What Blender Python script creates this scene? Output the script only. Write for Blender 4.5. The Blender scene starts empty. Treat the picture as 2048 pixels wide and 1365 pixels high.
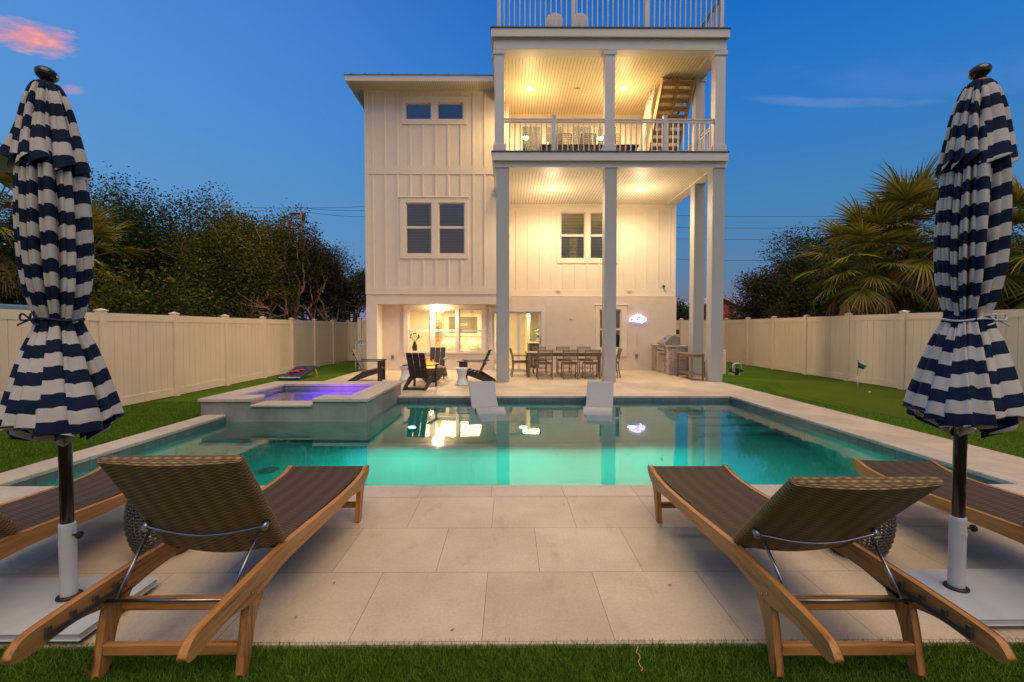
import bpy, math, random
import numpy as np
from mathutils import Vector, Matrix
PI = math.pi; R = math.radians
C = bpy.context.scene.collection
scn = bpy.context.scene
random.seed(7); rng = np.random.default_rng(7)

# ------------------------------------------------------------------ camera
F = 910.0; PITCH = math.atan(25.5/F); YAW = math.atan(6/F); CH = 1.5
cd = bpy.data.cameras.new('camera'); cam = bpy.data.objects.new('camera', cd); C.objects.link(cam)
cd.sensor_width = 36; cd.lens = F/2048*36; cd.clip_end = 2000; cd.clip_start = .05
cam.location = (0, 0, CH); cam.rotation_euler = (PI/2-PITCH, 0, -YAW)
scn.camera = cam
_f = Vector((math.sin(YAW)*math.cos(PITCH), math.cos(YAW)*math.cos(PITCH), -math.sin(PITCH)))
_r = Vector((math.cos(YAW), -math.sin(YAW), 0)); _u = _r.cross(_f)
def ray(px, py): return _f + _r*((px-1024)/F) + _u*((682.5-py)/F)
def XZ(px, py, Y):
    "real X and Z of a measured point lying on the vertical plane at distance Y"
    v = ray(px, py); t = Y/v.y; return v.x*t, CH+v.z*t
def UX(px, Y, py=600): return XZ(px, py, Y)[0]
def UZ(py, Y, px=1100): return XZ(px, py, Y)[1]

# ------------------------------------------------------------------ sky, sun, exposure
scn.view_settings.view_transform = 'Standard'; scn.view_settings.look = 'None'
scn.view_settings.exposure = 0; scn.view_settings.gamma = 1
W = bpy.data.worlds.new('World'); scn.world = W; W.use_nodes = True
nt = W.node_tree; nt.nodes.clear()
def N(t, kind, **kw):
    n = t.nodes.new(kind)
    for k, v in kw.items():
        if k.startswith('i_'):
            key = k[2:]; key = int(key) if key.isdigit() else key.replace('_', ' ')
            n.inputs[key].default_value = v
        else: setattr(n, k, v)
    return n
def math_(t, op, a, b=None, c=None, clamp=False):
    n = t.nodes.new('ShaderNodeMath'); n.operation = op; n.use_clamp = clamp
    for i, v in enumerate((a, b, c)):
        if v is None: continue
        if isinstance(v, (int, float)): n.inputs[i].default_value = v
        else: t.links.new(v, n.inputs[i])
    return n.outputs[0]
def mixc(t, fac, a, b, bt='MIX'):
    n = t.nodes.new('ShaderNodeMix'); n.data_type = 'RGBA'; n.blend_type = bt
    for s, v in ((n.inputs[0], fac), (n.inputs[6], a), (n.inputs[7], b)):
        if isinstance(v, (int, float)): s.default_value = v
        elif isinstance(v, (tuple, list)): s.default_value = tuple(v)+((1,) if len(v) == 3 else ())
        else: t.links.new(v, s)
    return n.outputs[2]
def ramp(t, fac, stops, interp='LINEAR'):
    n = t.nodes.new('ShaderNodeValToRGB'); n.color_ramp.interpolation = interp
    e = n.color_ramp.elements
    while len(e) < len(stops): e.new(.5)
    for el, (p, c) in zip(e, stops):
        el.position = p; el.color = tuple(c)+((1,) if len(c) == 3 else ())
    t.links.new(fac, n.inputs[0]); return n.outputs[0]
SUN_EL, SUN_ROT = R(3.0), R(150)
def build_world():
    t = nt; L = t.links.new
    tc = N(t, 'ShaderNodeTexCoord'); sep = N(t, 'ShaderNodeSeparateXYZ'); L(tc.outputs['Generated'], sep.inputs[0])
    x, y, z = sep.outputs
    base = ramp(t, z, [(0, (.22, .14, .20)), (.05, (.16, .155, .26)), (.11, (.095, .20, .36)), (.23, (.056, .215, .45)),
                       (.38, (.028, .19, .55)), (.52, (.011, .15, .55)), (.62, (.006, .115, .49)), (.76, (.18, .18, .23)), (1, (.34, .29, .26))])  # top stops, out of view, warmed as overhead fill
    side = math_(t, 'MULTIPLY_ADD', x, -.5, .06, clamp=True)
    base = mixc(t, side, base, (.18, .40, .78))
    # afterglow low on the side of the sky behind the viewer
    back = math_(t, 'MULTIPLY', y, -1.0, clamp=True)
    low = math_(t, 'SUBTRACT', 1.0, math_(t, 'MULTIPLY', math_(t, 'ABSOLUTE', z), 2.0), clamp=True)
    base = mixc(t, math_(t, 'MULTIPLY', back, low), base, (.46, .30, .21))
    # pink clouds
    def cloud(px, py, sx, sy, tilt, nscale, seed, thr):
        d = ray(px, py).normalized()
        az = math.atan2(d.x, d.y); el = math.asin(d.z)
        a = math_(t, 'SUBTRACT', math_(t, 'ARCTAN2', x, y), az)
        e = math_(t, 'SUBTRACT', math_(t, 'ARCSINE', z), el)
        e2 = math_(t, 'ADD', e, math_(t, 'MULTIPLY', a, tilt))
        q = math_(t, 'ADD', math_(t, 'POWER', math_(t, 'ABSOLUTE', math_(t, 'DIVIDE', a, sx)), 2.0), math_(t, 'POWER', math_(t, 'ABSOLUTE', math_(t, 'DIVIDE', e2, sy)), 2.0))
        cb = N(t, 'ShaderNodeCombineXYZ'); L(math_(t, 'MULTIPLY', a, nscale), cb.inputs[0]); L(math_(t, 'MULTIPLY', e2, nscale*3.2), cb.inputs[1]); cb.inputs[2].default_value = seed
        nz = N(t, 'ShaderNodeTexNoise', i_Scale=1.0, i_Detail=6.0, i_Roughness=.6); L(cb.outputs[0], nz.inputs['Vector'])
        m = math_(t, 'SUBTRACT', math_(t, 'ADD', nz.outputs[0], math_(t, 'MULTIPLY', math_(t, 'SUBTRACT', 1.0, q), .42)), thr)
        return math_(t, 'MULTIPLY', m, 3.0, clamp=True), nz.outputs[0]
    m, nz = cloud(66, 76, .060, .026, -.17, 16, 3.1, .62)
    col = ramp(t, nz, [(.3, (.55, .26, .36)), (.5, (.92, .30, .27)), (.7, (.98, .52, .33))])
    base = mixc(t, math_(t, 'MULTIPLY', m, .9), base, col)
    m, nz = cloud(148, 180, .018, .009, -.2, 20, 8.1, .62)
    base = mixc(t, math_(t, 'MULTIPLY', m, .5), base, (.62, .30, .45))
    m, nz = cloud(1660, 205, .16, .011, .256, 9, 5.2, .60)
    base = mixc(t, math_(t, 'MULTIPLY', m, .22), base, (.36, .36, .62))
    m, nz = cloud(1900, 150, .4, .05, .25, 6, 2.2, .72)
    base = mixc(t, math_(t, 'MULTIPLY', m, .06), base, (.4, .45, .8))
    sky = N(t, 'ShaderNodeTexSky', sky_type='NISHITA', sun_disc=False, sun_elevation=SUN_EL, sun_rotation=SUN_ROT, air_density=1.0, dust_density=1.0, ozone_density=3.0)
    sc = N(t, 'ShaderNodeVectorMath', operation='SCALE'); sc.inputs[3].default_value = .012; L(sky.outputs[0], sc.inputs[0])
    add = N(t, 'ShaderNodeVectorMath', operation='ADD'); L(base, add.inputs[0]); L(sc.outputs[0], add.inputs[1])
    bg = N(t, 'ShaderNodeBackground'); L(add.outputs[0], bg.inputs[0]); bg.inputs[1].default_value = 1.0
    out = N(t, 'ShaderNodeOutputWorld'); L(bg.outputs[0], out.inputs[0])
build_world()
def lamp(name, kind, loc, energy, color, rot=(0, 0, 0), parent=None, **kw):
    l = bpy.data.lights.new(name, kind); l.energy = energy; l.color = color
    for k, v in kw.items(): setattr(l, k, v)
    o = bpy.data.objects.new(name, l); C.objects.link(o); o.location = loc; o.rotation_euler = rot
    if parent: o.parent = parent; o.location = Vector(loc)-wloc(parent)
    return o
def wloc(o):
    v = Vector((0, 0, 0))
    while o is not None: v = v+o.location; o = o.parent
    return v
# soft warm fill added from high above, behind and right of the viewer
sd = Vector((math.sin(R(158)), math.cos(R(158)), math.tan(R(63)))).normalized()
sun = lamp('sun', 'SUN', (10, -20, 12), 2.1, (1.0, .77, .54), rot=sd.to_track_quat('Z', 'Y').to_euler(), angle=R(60))
cy = scn.cycles
cy.use_denoising = True; cy.caustics_reflective = False; cy.caustics_refractive = True
cy.sample_clamp_indirect = 4; cy.max_bounces = 10; cy.transmission_bounces = 6; cy.transparent_max_bounces = 12; cy.diffuse_bounces = 4; cy.glossy_bounces = 4

# ------------------------------------------------------------------ materials
def new_mat(name):
    m = bpy.data.materials.new(name); m.use_nodes = True; t = m.node_tree; t.nodes.clear()
    o = t.nodes.new('ShaderNodeOutputMaterial'); b = t.nodes.new('ShaderNodeBsdfPrincipled')
    t.links.new(b.outputs[0], o.inputs[0]); return m, t, b
def col3(c): return (c[0], c[1], c[2], 1)
def noise_at(t, scale, detail=4, rough=.55, src='Object', stretch=None):
    tc = t.nodes.new('ShaderNodeTexCoord'); v = tc.outputs[src]
    if stretch:
        mp = t.nodes.new('ShaderNodeMapping'); mp.inputs['Scale'].default_value = stretch; t.links.new(v, mp.inputs[0]); v = mp.outputs[0]
    n = t.nodes.new('ShaderNodeTexNoise'); n.inputs['Scale'].default_value = scale; n.inputs['Detail'].default_value = detail; n.inputs['Roughness'].default_value = rough
    t.links.new(v, n.inputs['Vector']); return n.outputs[0]
def bump(t, b, h, strength=.3, dist=.01):
    n = t.nodes.new('ShaderNodeBump'); n.inputs['Strength'].default_value = strength; n.inputs['Distance'].default_value = dist
    t.links.new(h, n.inputs['Height']); t.links.new(n.outputs[0], b.inputs['Normal'])
def mat(name, color, rough=.6, var=.12, vscale=6, bscale=60, bstr=.15, metal=0, spec=.5, stretch=None, coat=0):
    m, t, b = new_mat(name)
    n = noise_at(t, vscale, stretch=stretch)
    lo = tuple(c*(1-var) for c in color); hi = tuple(min(1, c*(1+var)) for c in color)
    t.links.new(ramp(t, n, [(.3, lo), (.7, hi)]), b.inputs['Base Color'])
    b.inputs['Roughness'].default_value = rough; b.inputs['Metallic'].default_value = metal; b.inputs['Specular IOR Level'].default_value = spec
    b.inputs['Coat Weight'].default_value = coat
    if bstr: bump(t, b, noise_at(t, bscale, stretch=stretch), bstr, .004)
    return m
def emis(name, color, s):
    m = bpy.data.materials.new(name); m.use_nodes = True; t = m.node_tree; t.nodes.clear()
    o = t.nodes.new('ShaderNodeOutputMaterial'); e = t.nodes.new('ShaderNodeEmission'); e.inputs[0].default_value = col3(color); e.inputs[1].default_value = s
    t.links.new(e.outputs[0], o.inputs[0]); return m
def wood(name, c1, c2, axis='Y', rough=.5, sc=1.0):
    m, t, b = new_mat(name)
    st = {'X': (1.2, 22, 22), 'Y': (22, 1.2, 22), 'Z': (22, 22, 1.2)}[axis]
    n = noise_at(t, 2.2*sc, 6, .6, stretch=st); n2 = noise_at(t, 1.1*sc, 2, .5)
    f = math_(t, 'MULTIPLY_ADD', n2, .35, math_(t, 'MULTIPLY', n, .75))
    t.links.new(ramp(t, f, [(.38, c1), (.50, tuple(a*.35+b_*.65 for a, b_ in zip(c1, c2))), (.68, c2)]), b.inputs['Base Color'])
    b.inputs['Roughness'].default_value = rough; bump(t, b, n, .35, .003); return m
M = {}
M['siding'] = mat('siding_paint', (.77, .67, .55), .55, .03, 3, 90, .08)
M['trim'] = mat('trim_paint', (.68, .63, .58), .5, .02, 3, 90, .05)
M['stucco'] = mat('stucco', (.68, .58, .48), .8, .04, 4, 140, .35)
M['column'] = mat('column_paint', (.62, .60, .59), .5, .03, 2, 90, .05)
M['columnlow'] = mat('lower_column_grey', (.43, .43, .42), .5, .03, 2, 90, .05)  # darker grey than the upper columns
M['vinyl'] = mat('fence_vinyl', (.86, .70, .50), .45, .05, 1.2, 60, .04)
M['inner'] = mat('interior_paint', (.82, .78, .66), .8, .03, 3, 90, 0)
M['intfloor'] = mat('interior_floor', (.55, .45, .33), .4, .1, 3, 90, 0)
M['dark'] = mat('painted_room_dark', (.006, .008, .010), .8, .1, 3, 90, 0)
M['roof'] = mat('metal_roofing', (.30, .27, .26), .4, .1, 3, 60, .05, metal=.6)
M['membrane'] = mat('deck_edge', (.05, .05, .055), .6, .1, 8, 60, .05)
M['bronze'] = mat('bronze_pole', (.022, .012, .009), .25, .2, 30, 90, .05, metal=.3, coat=.4)
M['blackp'] = mat('black_plastic', (.015, .015, .016), .45, .2, 30, 90, .05)
M['whitem'] = mat('white_powder_coat', (.50, .51, .50), .4, .04, 6, 120, .05)
M['steel'] = mat('brushed_steel', (.33, .33, .35), .3, .1, 30, 200, .08, metal=1)
M['stainless'] = mat('stainless', (.55, .53, .52), .28, .06, 8, 200, .05, metal=1)
M['chairbrown'] = wood('dark_chair_wood', (.022, .017, .016), (.05, .036, .03), 'Z', .5)
M['greywood'] = wood('grey_brown_wood', (.14, .10, .065), (.26, .19, .125), 'X', .6)
M['teak'] = wood('teak', (.19, .072, .016), (.56, .26, .07), 'Y', .5)
M['teakz'] = wood('teak_upright', (.19, .072, .016), (.56, .26, .07), 'Z', .5)
M['teakx'] = wood('teak_cross', (.19, .072, .016), (.56, .26, .07), 'X', .5)
M['resin'] = mat('white_resin', (.72, .72, .72), .4, .02, 3, 60, .03)
M['poolchair'] = mat('pool_lounger_resin', (.31, .31, .34), .4, .04, 3, 60, .03)
M['concrete'] = mat('bowl_concrete', (.13, .10, .08), .7, .15, 10, 60, .3)
M['lining'] = mat('canvas_lining', (.60, .55, .47), .85, .04, 8, 300, .2)
M['navy'] = mat('navy_canvas', (.012, .022, .06), .8, .1, 20, 300, .3)
M['cord'] = mat('cord_pale', (.55, .55, .52), .8, .1, 60, 300, .3)
M['red'] = mat('red_cloth', (.62, .03, .02), .8, .15, 20, 200, .3)
M['darkblue'] = mat('dark_blue_print', (.03, .035, .09), .5, .3, 12, 60, .05)
M['yellowwood'] = wood('pale_pine', (.45, .25, .08), (.62, .38, .14), 'Z')
M['redhouse'] = mat('red_siding', (.62, .10, .07), .7, .08, 2, 40, .1)
M['bark'] = mat('bark', (.20, .135, .09), .9, .35, 6, 30, .8)
M['barkpale'] = mat('pale_bark', (.42, .27, .16), .9, .35, 6, 30, .8)
M['barkdark'] = mat('dark_bark', (.07, .05, .04), .9, .3, 6, 30, .8)
M['palmbark'] = mat('palm_bark', (.16, .10, .06), .9, .35, 9, 30, .9)
M['cushion'] = mat('pale_cushion', (.7, .68, .6), .9, .05, 5, 60, .1)
M['greenleaf'] = mat('house_plant_leaf', (.06, .20, .03), .5, .3, 5, 60, .1)
M['art'] = mat('grey_art', (.22, .20, .15), .7, .1, 5, 60, 0)
M['soil'] = mat('soil', (.035, .028, .018), .95, .4, .6, 20, .3)
M['blind'] = mat('blind_slats', (.15, .23, .25), .6, .05, 5, 60, 0)
M['blind_warm'] = mat('blind_slats_open', (.55, .52, .34), .6, .05, 5, 60, 0)
M['wire'] = mat('wire', (.03, .03, .04), .6, .1, 5, 60, 0)
M['stonecap'] = mat('counter_stone', (.5, .42, .36), .4, .15, 12, 60, .1)
M['bulb'] = emis('lamp_glow', (1, .82, .55), 40)
M['bulb2'] = emis('lamp_glow_small', (1, .80, .50), 5)
M['neon'] = emis('neon_tube', (.72, .52, 1), 5)
M['aqua'] = emis('aqua_lens', (.45, 1, .85), 30)
M['violet'] = emis('violet_lens', (.75, .35, 1), 14)
M['glowgreen'] = emis('shelf_glow', (.6, .8, .6), .5)  # faint green glow given to the shelf fronts

def m_tile(name, w, h, ox, oy, c1, c2, joint, gap=.004, off=.5, rough=.55, vein=.18, bst=.5, axes='XY'):
    m, t, b = new_mat(name); L = t.links.new
    tc = N(t, 'ShaderNodeTexCoord'); sp = N(t, 'ShaderNodeSeparateXYZ'); L(tc.outputs['Object'], sp.inputs[0])
    cb = N(t, 'ShaderNodeCombineXYZ')
    d = dict(X=sp.outputs[0], Y=sp.outputs[1], Z=sp.outputs[2])
    d['S'] = math_(t, 'ADD', sp.outputs[0], sp.outputs[1])
    L(math_(t, 'ADD', d[axes[0]], -ox+100*w), cb.inputs[0]); L(math_(t, 'ADD', d[axes[1]], -oy+100*h), cb.inputs[1])
    br = N(t, 'ShaderNodeTexBrick', offset=off, offset_frequency=2, squash=1, squash_frequency=2)
    for k, v in (('Scale', 1), ('Mortar Size', gap/2), ('Mortar Smooth', 0), ('Bias', 0), ('Brick Width', w), ('Row Height', h)): br.inputs[k].default_value = v
    br.inputs['Color1'].default_value = col3(c1); br.inputs['Color2'].default_value = col3(c2); br.inputs['Mortar'].default_value = col3(joint)
    L(cb.outputs[0], br.inputs['Vector'])
    n = noise_at(t, 1.7, 6, .6); n2 = noise_at(t, 60, 3, .7); n3 = noise_at(t, 5.5, 5, .65, stretch=(1, .45, 1))
    c = mixc(t, 1.0, br.outputs[0], ramp(t, n, [(.3, (1-vein,)*3), (.7, (1+vein*.4,)*3)]), 'MULTIPLY')
    c = mixc(t, 1.0, c, ramp(t, n2, [(.36, (.92, .91, .90)), (.60, (1.03, 1.03, 1.03))]), 'MULTIPLY')
    c = mixc(t, 1.0, c, ramp(t, n3, [(.33, (.88, .86, .84)), (.43, (1, 1, 1))]), 'MULTIPLY')
    L(c, b.inputs['Base Color']); b.inputs['Roughness'].default_value = rough
    hh = math_(t, 'SUBTRACT', math_(t, 'MULTIPLY', n2, .12), br.outputs['Fac'])
    bump(t, b, hh, bst, .003); return m
M['patio'] = m_tile('patio_travertine', .64, .62, -.131, 4.0, (.65, .53, .375), (.56, .45, .31), (.25, .19, .14), gap=.0035)
M['coping'] = m_tile('coping_travertine', .655, .655, -.16, 4.0, (.62, .52, .42), (.55, .455, .36), (.2, .15, .11), off=0)
M['waterline'] = m_tile('waterline_tile', .20, .15, 0, 0, (.15, .20, .20), (.11, .155, .16), (.07, .08, .08), gap=.006, off=0, rough=.25, axes='SZ')
M['spastone'] = m_tile('spa_stone', .62, .5, 0, -.12, (.34, .33, .29), (.29, .285, .25), (.25, .23, .2), gap=.003, off=0, rough=.5, axes='SZ', vein=.35)
M['stack'] = m_tile('stacked_stone', .24, .065, 0, 0, (.62, .53, .45), (.42, .33, .27), (.16, .12, .1), gap=.008, rough=.8, axes='SZ', bst=1)
M['plaster'] = mat('pool_plaster', (.015, .29, .28), .8, .06, 2.5, 50, .05)
M['spaplaster'] = mat('spa_plaster', (.16, .16, .50), .6, .1, 6, 50, .05)

def m_plank(name, base, pitch, line=.35, axis=0):
    m, t, b = new_mat(name); L = t.links.new
    tc = N(t, 'ShaderNodeTexCoord'); sp = N(t, 'ShaderNodeSeparateXYZ'); L(tc.outputs['Object'], sp.inputs[0])
    f = math_(t, 'FRACT', math_(t, 'DIVIDE', math_(t, 'ADD', sp.outputs[axis], 50), pitch))
    g = math_(t, 'LESS_THAN', f, .13)
    n = noise_at(t, 3)
    c = mixc(t, g, ramp(t, n, [(.3, tuple(x*.96 for x in base)), (.7, base)]), tuple(x*line for x in base))
    L(c, b.inputs['Base Color']); b.inputs['Roughness'].default_value = .45
    bump(t, b, math_(t, 'SUBTRACT', 1, g), .6, .006); return m
M['ceil'] = m_plank('plank_ceiling', (.78, .70, .58), .098)
M['ceilup'] = m_plank('plank_ceiling_upper', (.78, .66, .44), .098)
M['eave'] = m_plank('eave_soffit', (.62, .56, .5), .075)

def m_grass(name, c1, c2):
    m, t, b = new_mat(name)
    n = noise_at(t, .9, 4, .6); n2 = noise_at(t, 90, 4, .8)
    c = mixc(t, 1.0, ramp(t, n, [(.3, c1), (.7, c2)]), ramp(t, n2, [(.3, (.35, .4, .3)), (.7, (1.25, 1.2, 1.1))]), 'MULTIPLY')
    t.links.new(c, b.inputs['Base Color']); b.inputs['Roughness'].default_value = .95; b.inputs['Specular IOR Level'].default_value = .1
    bump(t, b, n2, 1, .02); return m
M['lawn'] = m_grass('artificial_turf', (.075, .15, .009), (.12, .21, .014))
M['green'] = m_grass('putting_turf', (.10, .16, .010), (.13, .19, .014))
def m_leaf(name, c1, c2, c3, tr=.25, rough=.5):
    m, t, b = new_mat(name); L = t.links.new
    g = N(t, 'ShaderNodeNewGeometry'); n = noise_at(t, .55, 3, .6)
    f = math_(t, 'ADD', math_(t, 'MULTIPLY', g.outputs['Random Per Island'], .6), math_(t, 'MULTIPLY', n, .5))
    c = ramp(t, f, [(.15, c1), (.5, c2), (.95, c3)])
    L(c, b.inputs['Base Color']); b.inputs['Roughness'].default_value = rough; b.inputs['Specular IOR Level'].default_value = .12
    tr_ = N(t, 'ShaderNodeBsdfTranslucent'); L(c, tr_.inputs[0]); mx = N(t, 'ShaderNodeMixShader'); mx.inputs[0].default_value = tr
    o = [x for x in t.nodes if x.type == 'OUTPUT_MATERIAL'][0]
    L(b.outputs[0], mx.inputs[1]); L(tr_.outputs[0], mx.inputs[2]); L(mx.outputs[0], o.inputs[0]); return m
M['blade'] = m_leaf('turf_blades', (.042, .09, .006), (.09, .18, .012), (.18, .28, .03), .15)
M['leaf_dark'] = m_leaf('dark_evergreen_leaves', (.009, .025, .004), (.027, .056, .008), (.085, .13, .016))
M['leaf_olive'] = m_leaf('olive_leaves', (.03, .035, .004), (.10, .105, .010), (.24, .20, .025))
M['leaf_brown'] = m_leaf('brown_green_leaves', (.03, .022, .012), (.07, .055, .02), (.12, .10, .03))
M['leaf_bright'] = m_leaf('bright_vine_leaves', (.04, .09, .01), (.08, .17, .02), (.16, .26, .03))
M['frond'] = m_leaf('palm_frond_green', (.055, .062, .008), (.19, .18, .024), (.46, .36, .07), .2)
M['frond_dead'] = m_leaf('palm_frond_dead', (.16, .08, .03), (.34, .18, .075), (.62, .38, .19), .2)

def m_weave(name, c1, c2, pu, pv):
    "woven strands: u across, v along (UV in metres)"
    m, t, b = new_mat(name); L = t.links.new
    uv = N(t, 'ShaderNodeUVMap'); sp = N(t, 'ShaderNodeSeparateXYZ'); L(uv.outputs[0], sp.inputs[0])
    u = math_(t, 'DIVIDE', sp.outputs[0], pu); v = math_(t, 'DIVIDE', sp.outputs[1], pv)
    su = math_(t, 'SINE', math_(t, 'MULTIPLY', u, PI)); 
    row = math_(t, 'FLOOR', v); par = math_(t, 'MULTIPLY', math_(t, 'MODULO', row, 2.0), PI)
    over = math_(t, 'SINE', math_(t, 'ADD', math_(t, 'MULTIPLY', u, PI), par))   # strand passes over / under the uprights
    vv = math_(t, 'FRACT', v)
    prof = math_(t, 'SINE', math_(t, 'MULTIPLY', vv, PI))
    h = math_(t, 'MULTIPLY', prof, math_(t, 'MULTIPLY_ADD', over, .4, .6))
    n = noise_at(t, 25, 2, .5, src='UV')
    rib = math_(t, 'MULTIPLY_ADD', math_(t, 'SINE', math_(t, 'MULTIPLY', u, PI*.5)), .13, .87)  # rib shading put into the colour as a darkening across the weave
    c = mixc(t, h, tuple(x*.36 for x in c1), mixc(t, n, c1, c2))  # hollows between strands shaded into the colour
    cb = N(t, 'ShaderNodeCombineColor'); [L(rib, cb.inputs[i]) for i in range(3)]; c = mixc(t, 1.0, c, cb.outputs[0], 'MULTIPLY')
    L(c, b.inputs['Base Color']); b.inputs['Roughness'].default_value = .6; b.inputs['Specular IOR Level'].default_value = .15
    bump(t, b, h, 1.0, .004); return m
M['wick_back'] = m_weave('wicker_back', (.36, .235, .11), (.54, .37, .185), .022, .0105)
M['wick_seat'] = m_weave('wicker_seat', (.15, .098, .062), (.21, .14, .09), .026, .014)
M['wick_stool'] = m_weave('wicker_pale', (.36, .30, .24), (.5, .43, .36), .03, .018)

def m_canvas():
    m, t, b = new_mat('striped_canvas'); L = t.links.new
    uv = N(t, 'ShaderNodeUVMap'); sp = N(t, 'ShaderNodeSeparateXYZ'); L(uv.outputs[0], sp.inputs[0])
    f = math_(t, 'LESS_THAN', math_(t, 'FRACT', math_(t, 'DIVIDE', sp.outputs[1], .137)), .5)
    n = noise_at(t, 5)
    cr = ramp(t, n, [(.3, (.46, .435, .39)), (.7, (.57, .54, .49))]); nv = ramp(t, n, [(.3, (.005, .012, .032)), (.7, (.009, .020, .050))])
    L(mixc(t, f, cr, nv), b.inputs['Base Color']); b.inputs['Roughness'].default_value = .8
    b.inputs['Specular IOR Level'].default_value = .15
    bump(t, b, noise_at(t, 500, 2), .25, .001)
    return m
M['canvas'] = m_canvas()

def m_water(name, tint, rough, wave, ws, dist=.02):
    m, t, b = new_mat(name)
    b.inputs['Base Color'].default_value = col3(tint); b.inputs['Transmission Weight'].default_value = 1
    b.inputs['IOR'].default_value = 1.33; b.inputs['Coat Weight'].default_value = .35; b.inputs['Coat Roughness'].default_value = .04; b.inputs['Roughness'].default_value = rough
    bump(t, b, noise_at(t, ws, 3, .5, stretch=(1, .6, 1)), wave, dist); return m
M['water'] = m_water('pool_water', (.62, .97, .95), .03, .10, 2.2)
def m_glass(name, refl_tint=(1, 1, 1), tr=(.95, .95, .93), k=2.6):
    m = bpy.data.materials.new(name); m.use_nodes = True; t = m.node_tree; t.nodes.clear(); L = t.links.new
    o = N(t, 'ShaderNodeOutputMaterial'); a = N(t, 'ShaderNodeBsdfTransparent'); a.inputs[0].default_value = col3(tr)
    g = N(t, 'ShaderNodeBsdfGlossy'); g.inputs['Roughness'].default_value = .02; g.inputs[0].default_value = col3(refl_tint)
    fr = N(t, 'ShaderNodeFresnel'); fr.inputs[0].default_value = 1.5
    mx = N(t, 'ShaderNodeMixShader'); L(math_(t, 'MULTIPLY', fr.outputs[0], k, clamp=True), mx.inputs[0]); L(a.outputs[0], mx.inputs[1]); L(g.outputs[0], mx.inputs[2]); L(mx.outputs[0], o.inputs[0]); return m
M['glass'] = m_glass('window_glass'); M['spawater'] = m_glass('spa_water', tr=(.9, .9, 1), k=.9)
def m_fire():
    m = bpy.data.materials.new('flame'); m.use_nodes = True; t = m.node_tree; t.nodes.clear(); L = t.links.new
    o = N(t, 'ShaderNodeOutputMaterial'); e = N(t, 'ShaderNodeEmission'); e.inputs[1].default_value = 3.5
    tc = N(t, 'ShaderNodeTexCoord'); sp = N(t, 'ShaderNodeSeparateXYZ'); L(tc.outputs['Generated'], sp.inputs[0])
    L(ramp(t, sp.outputs[2], [(0, (1, .42, .08)), (.5, (1, .22, .015)), (1, (.9, .09, .004))]), e.inputs[0])
    L(e.outputs[0], o.inputs[0]); return m
M['fire'] = m_fire()

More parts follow.
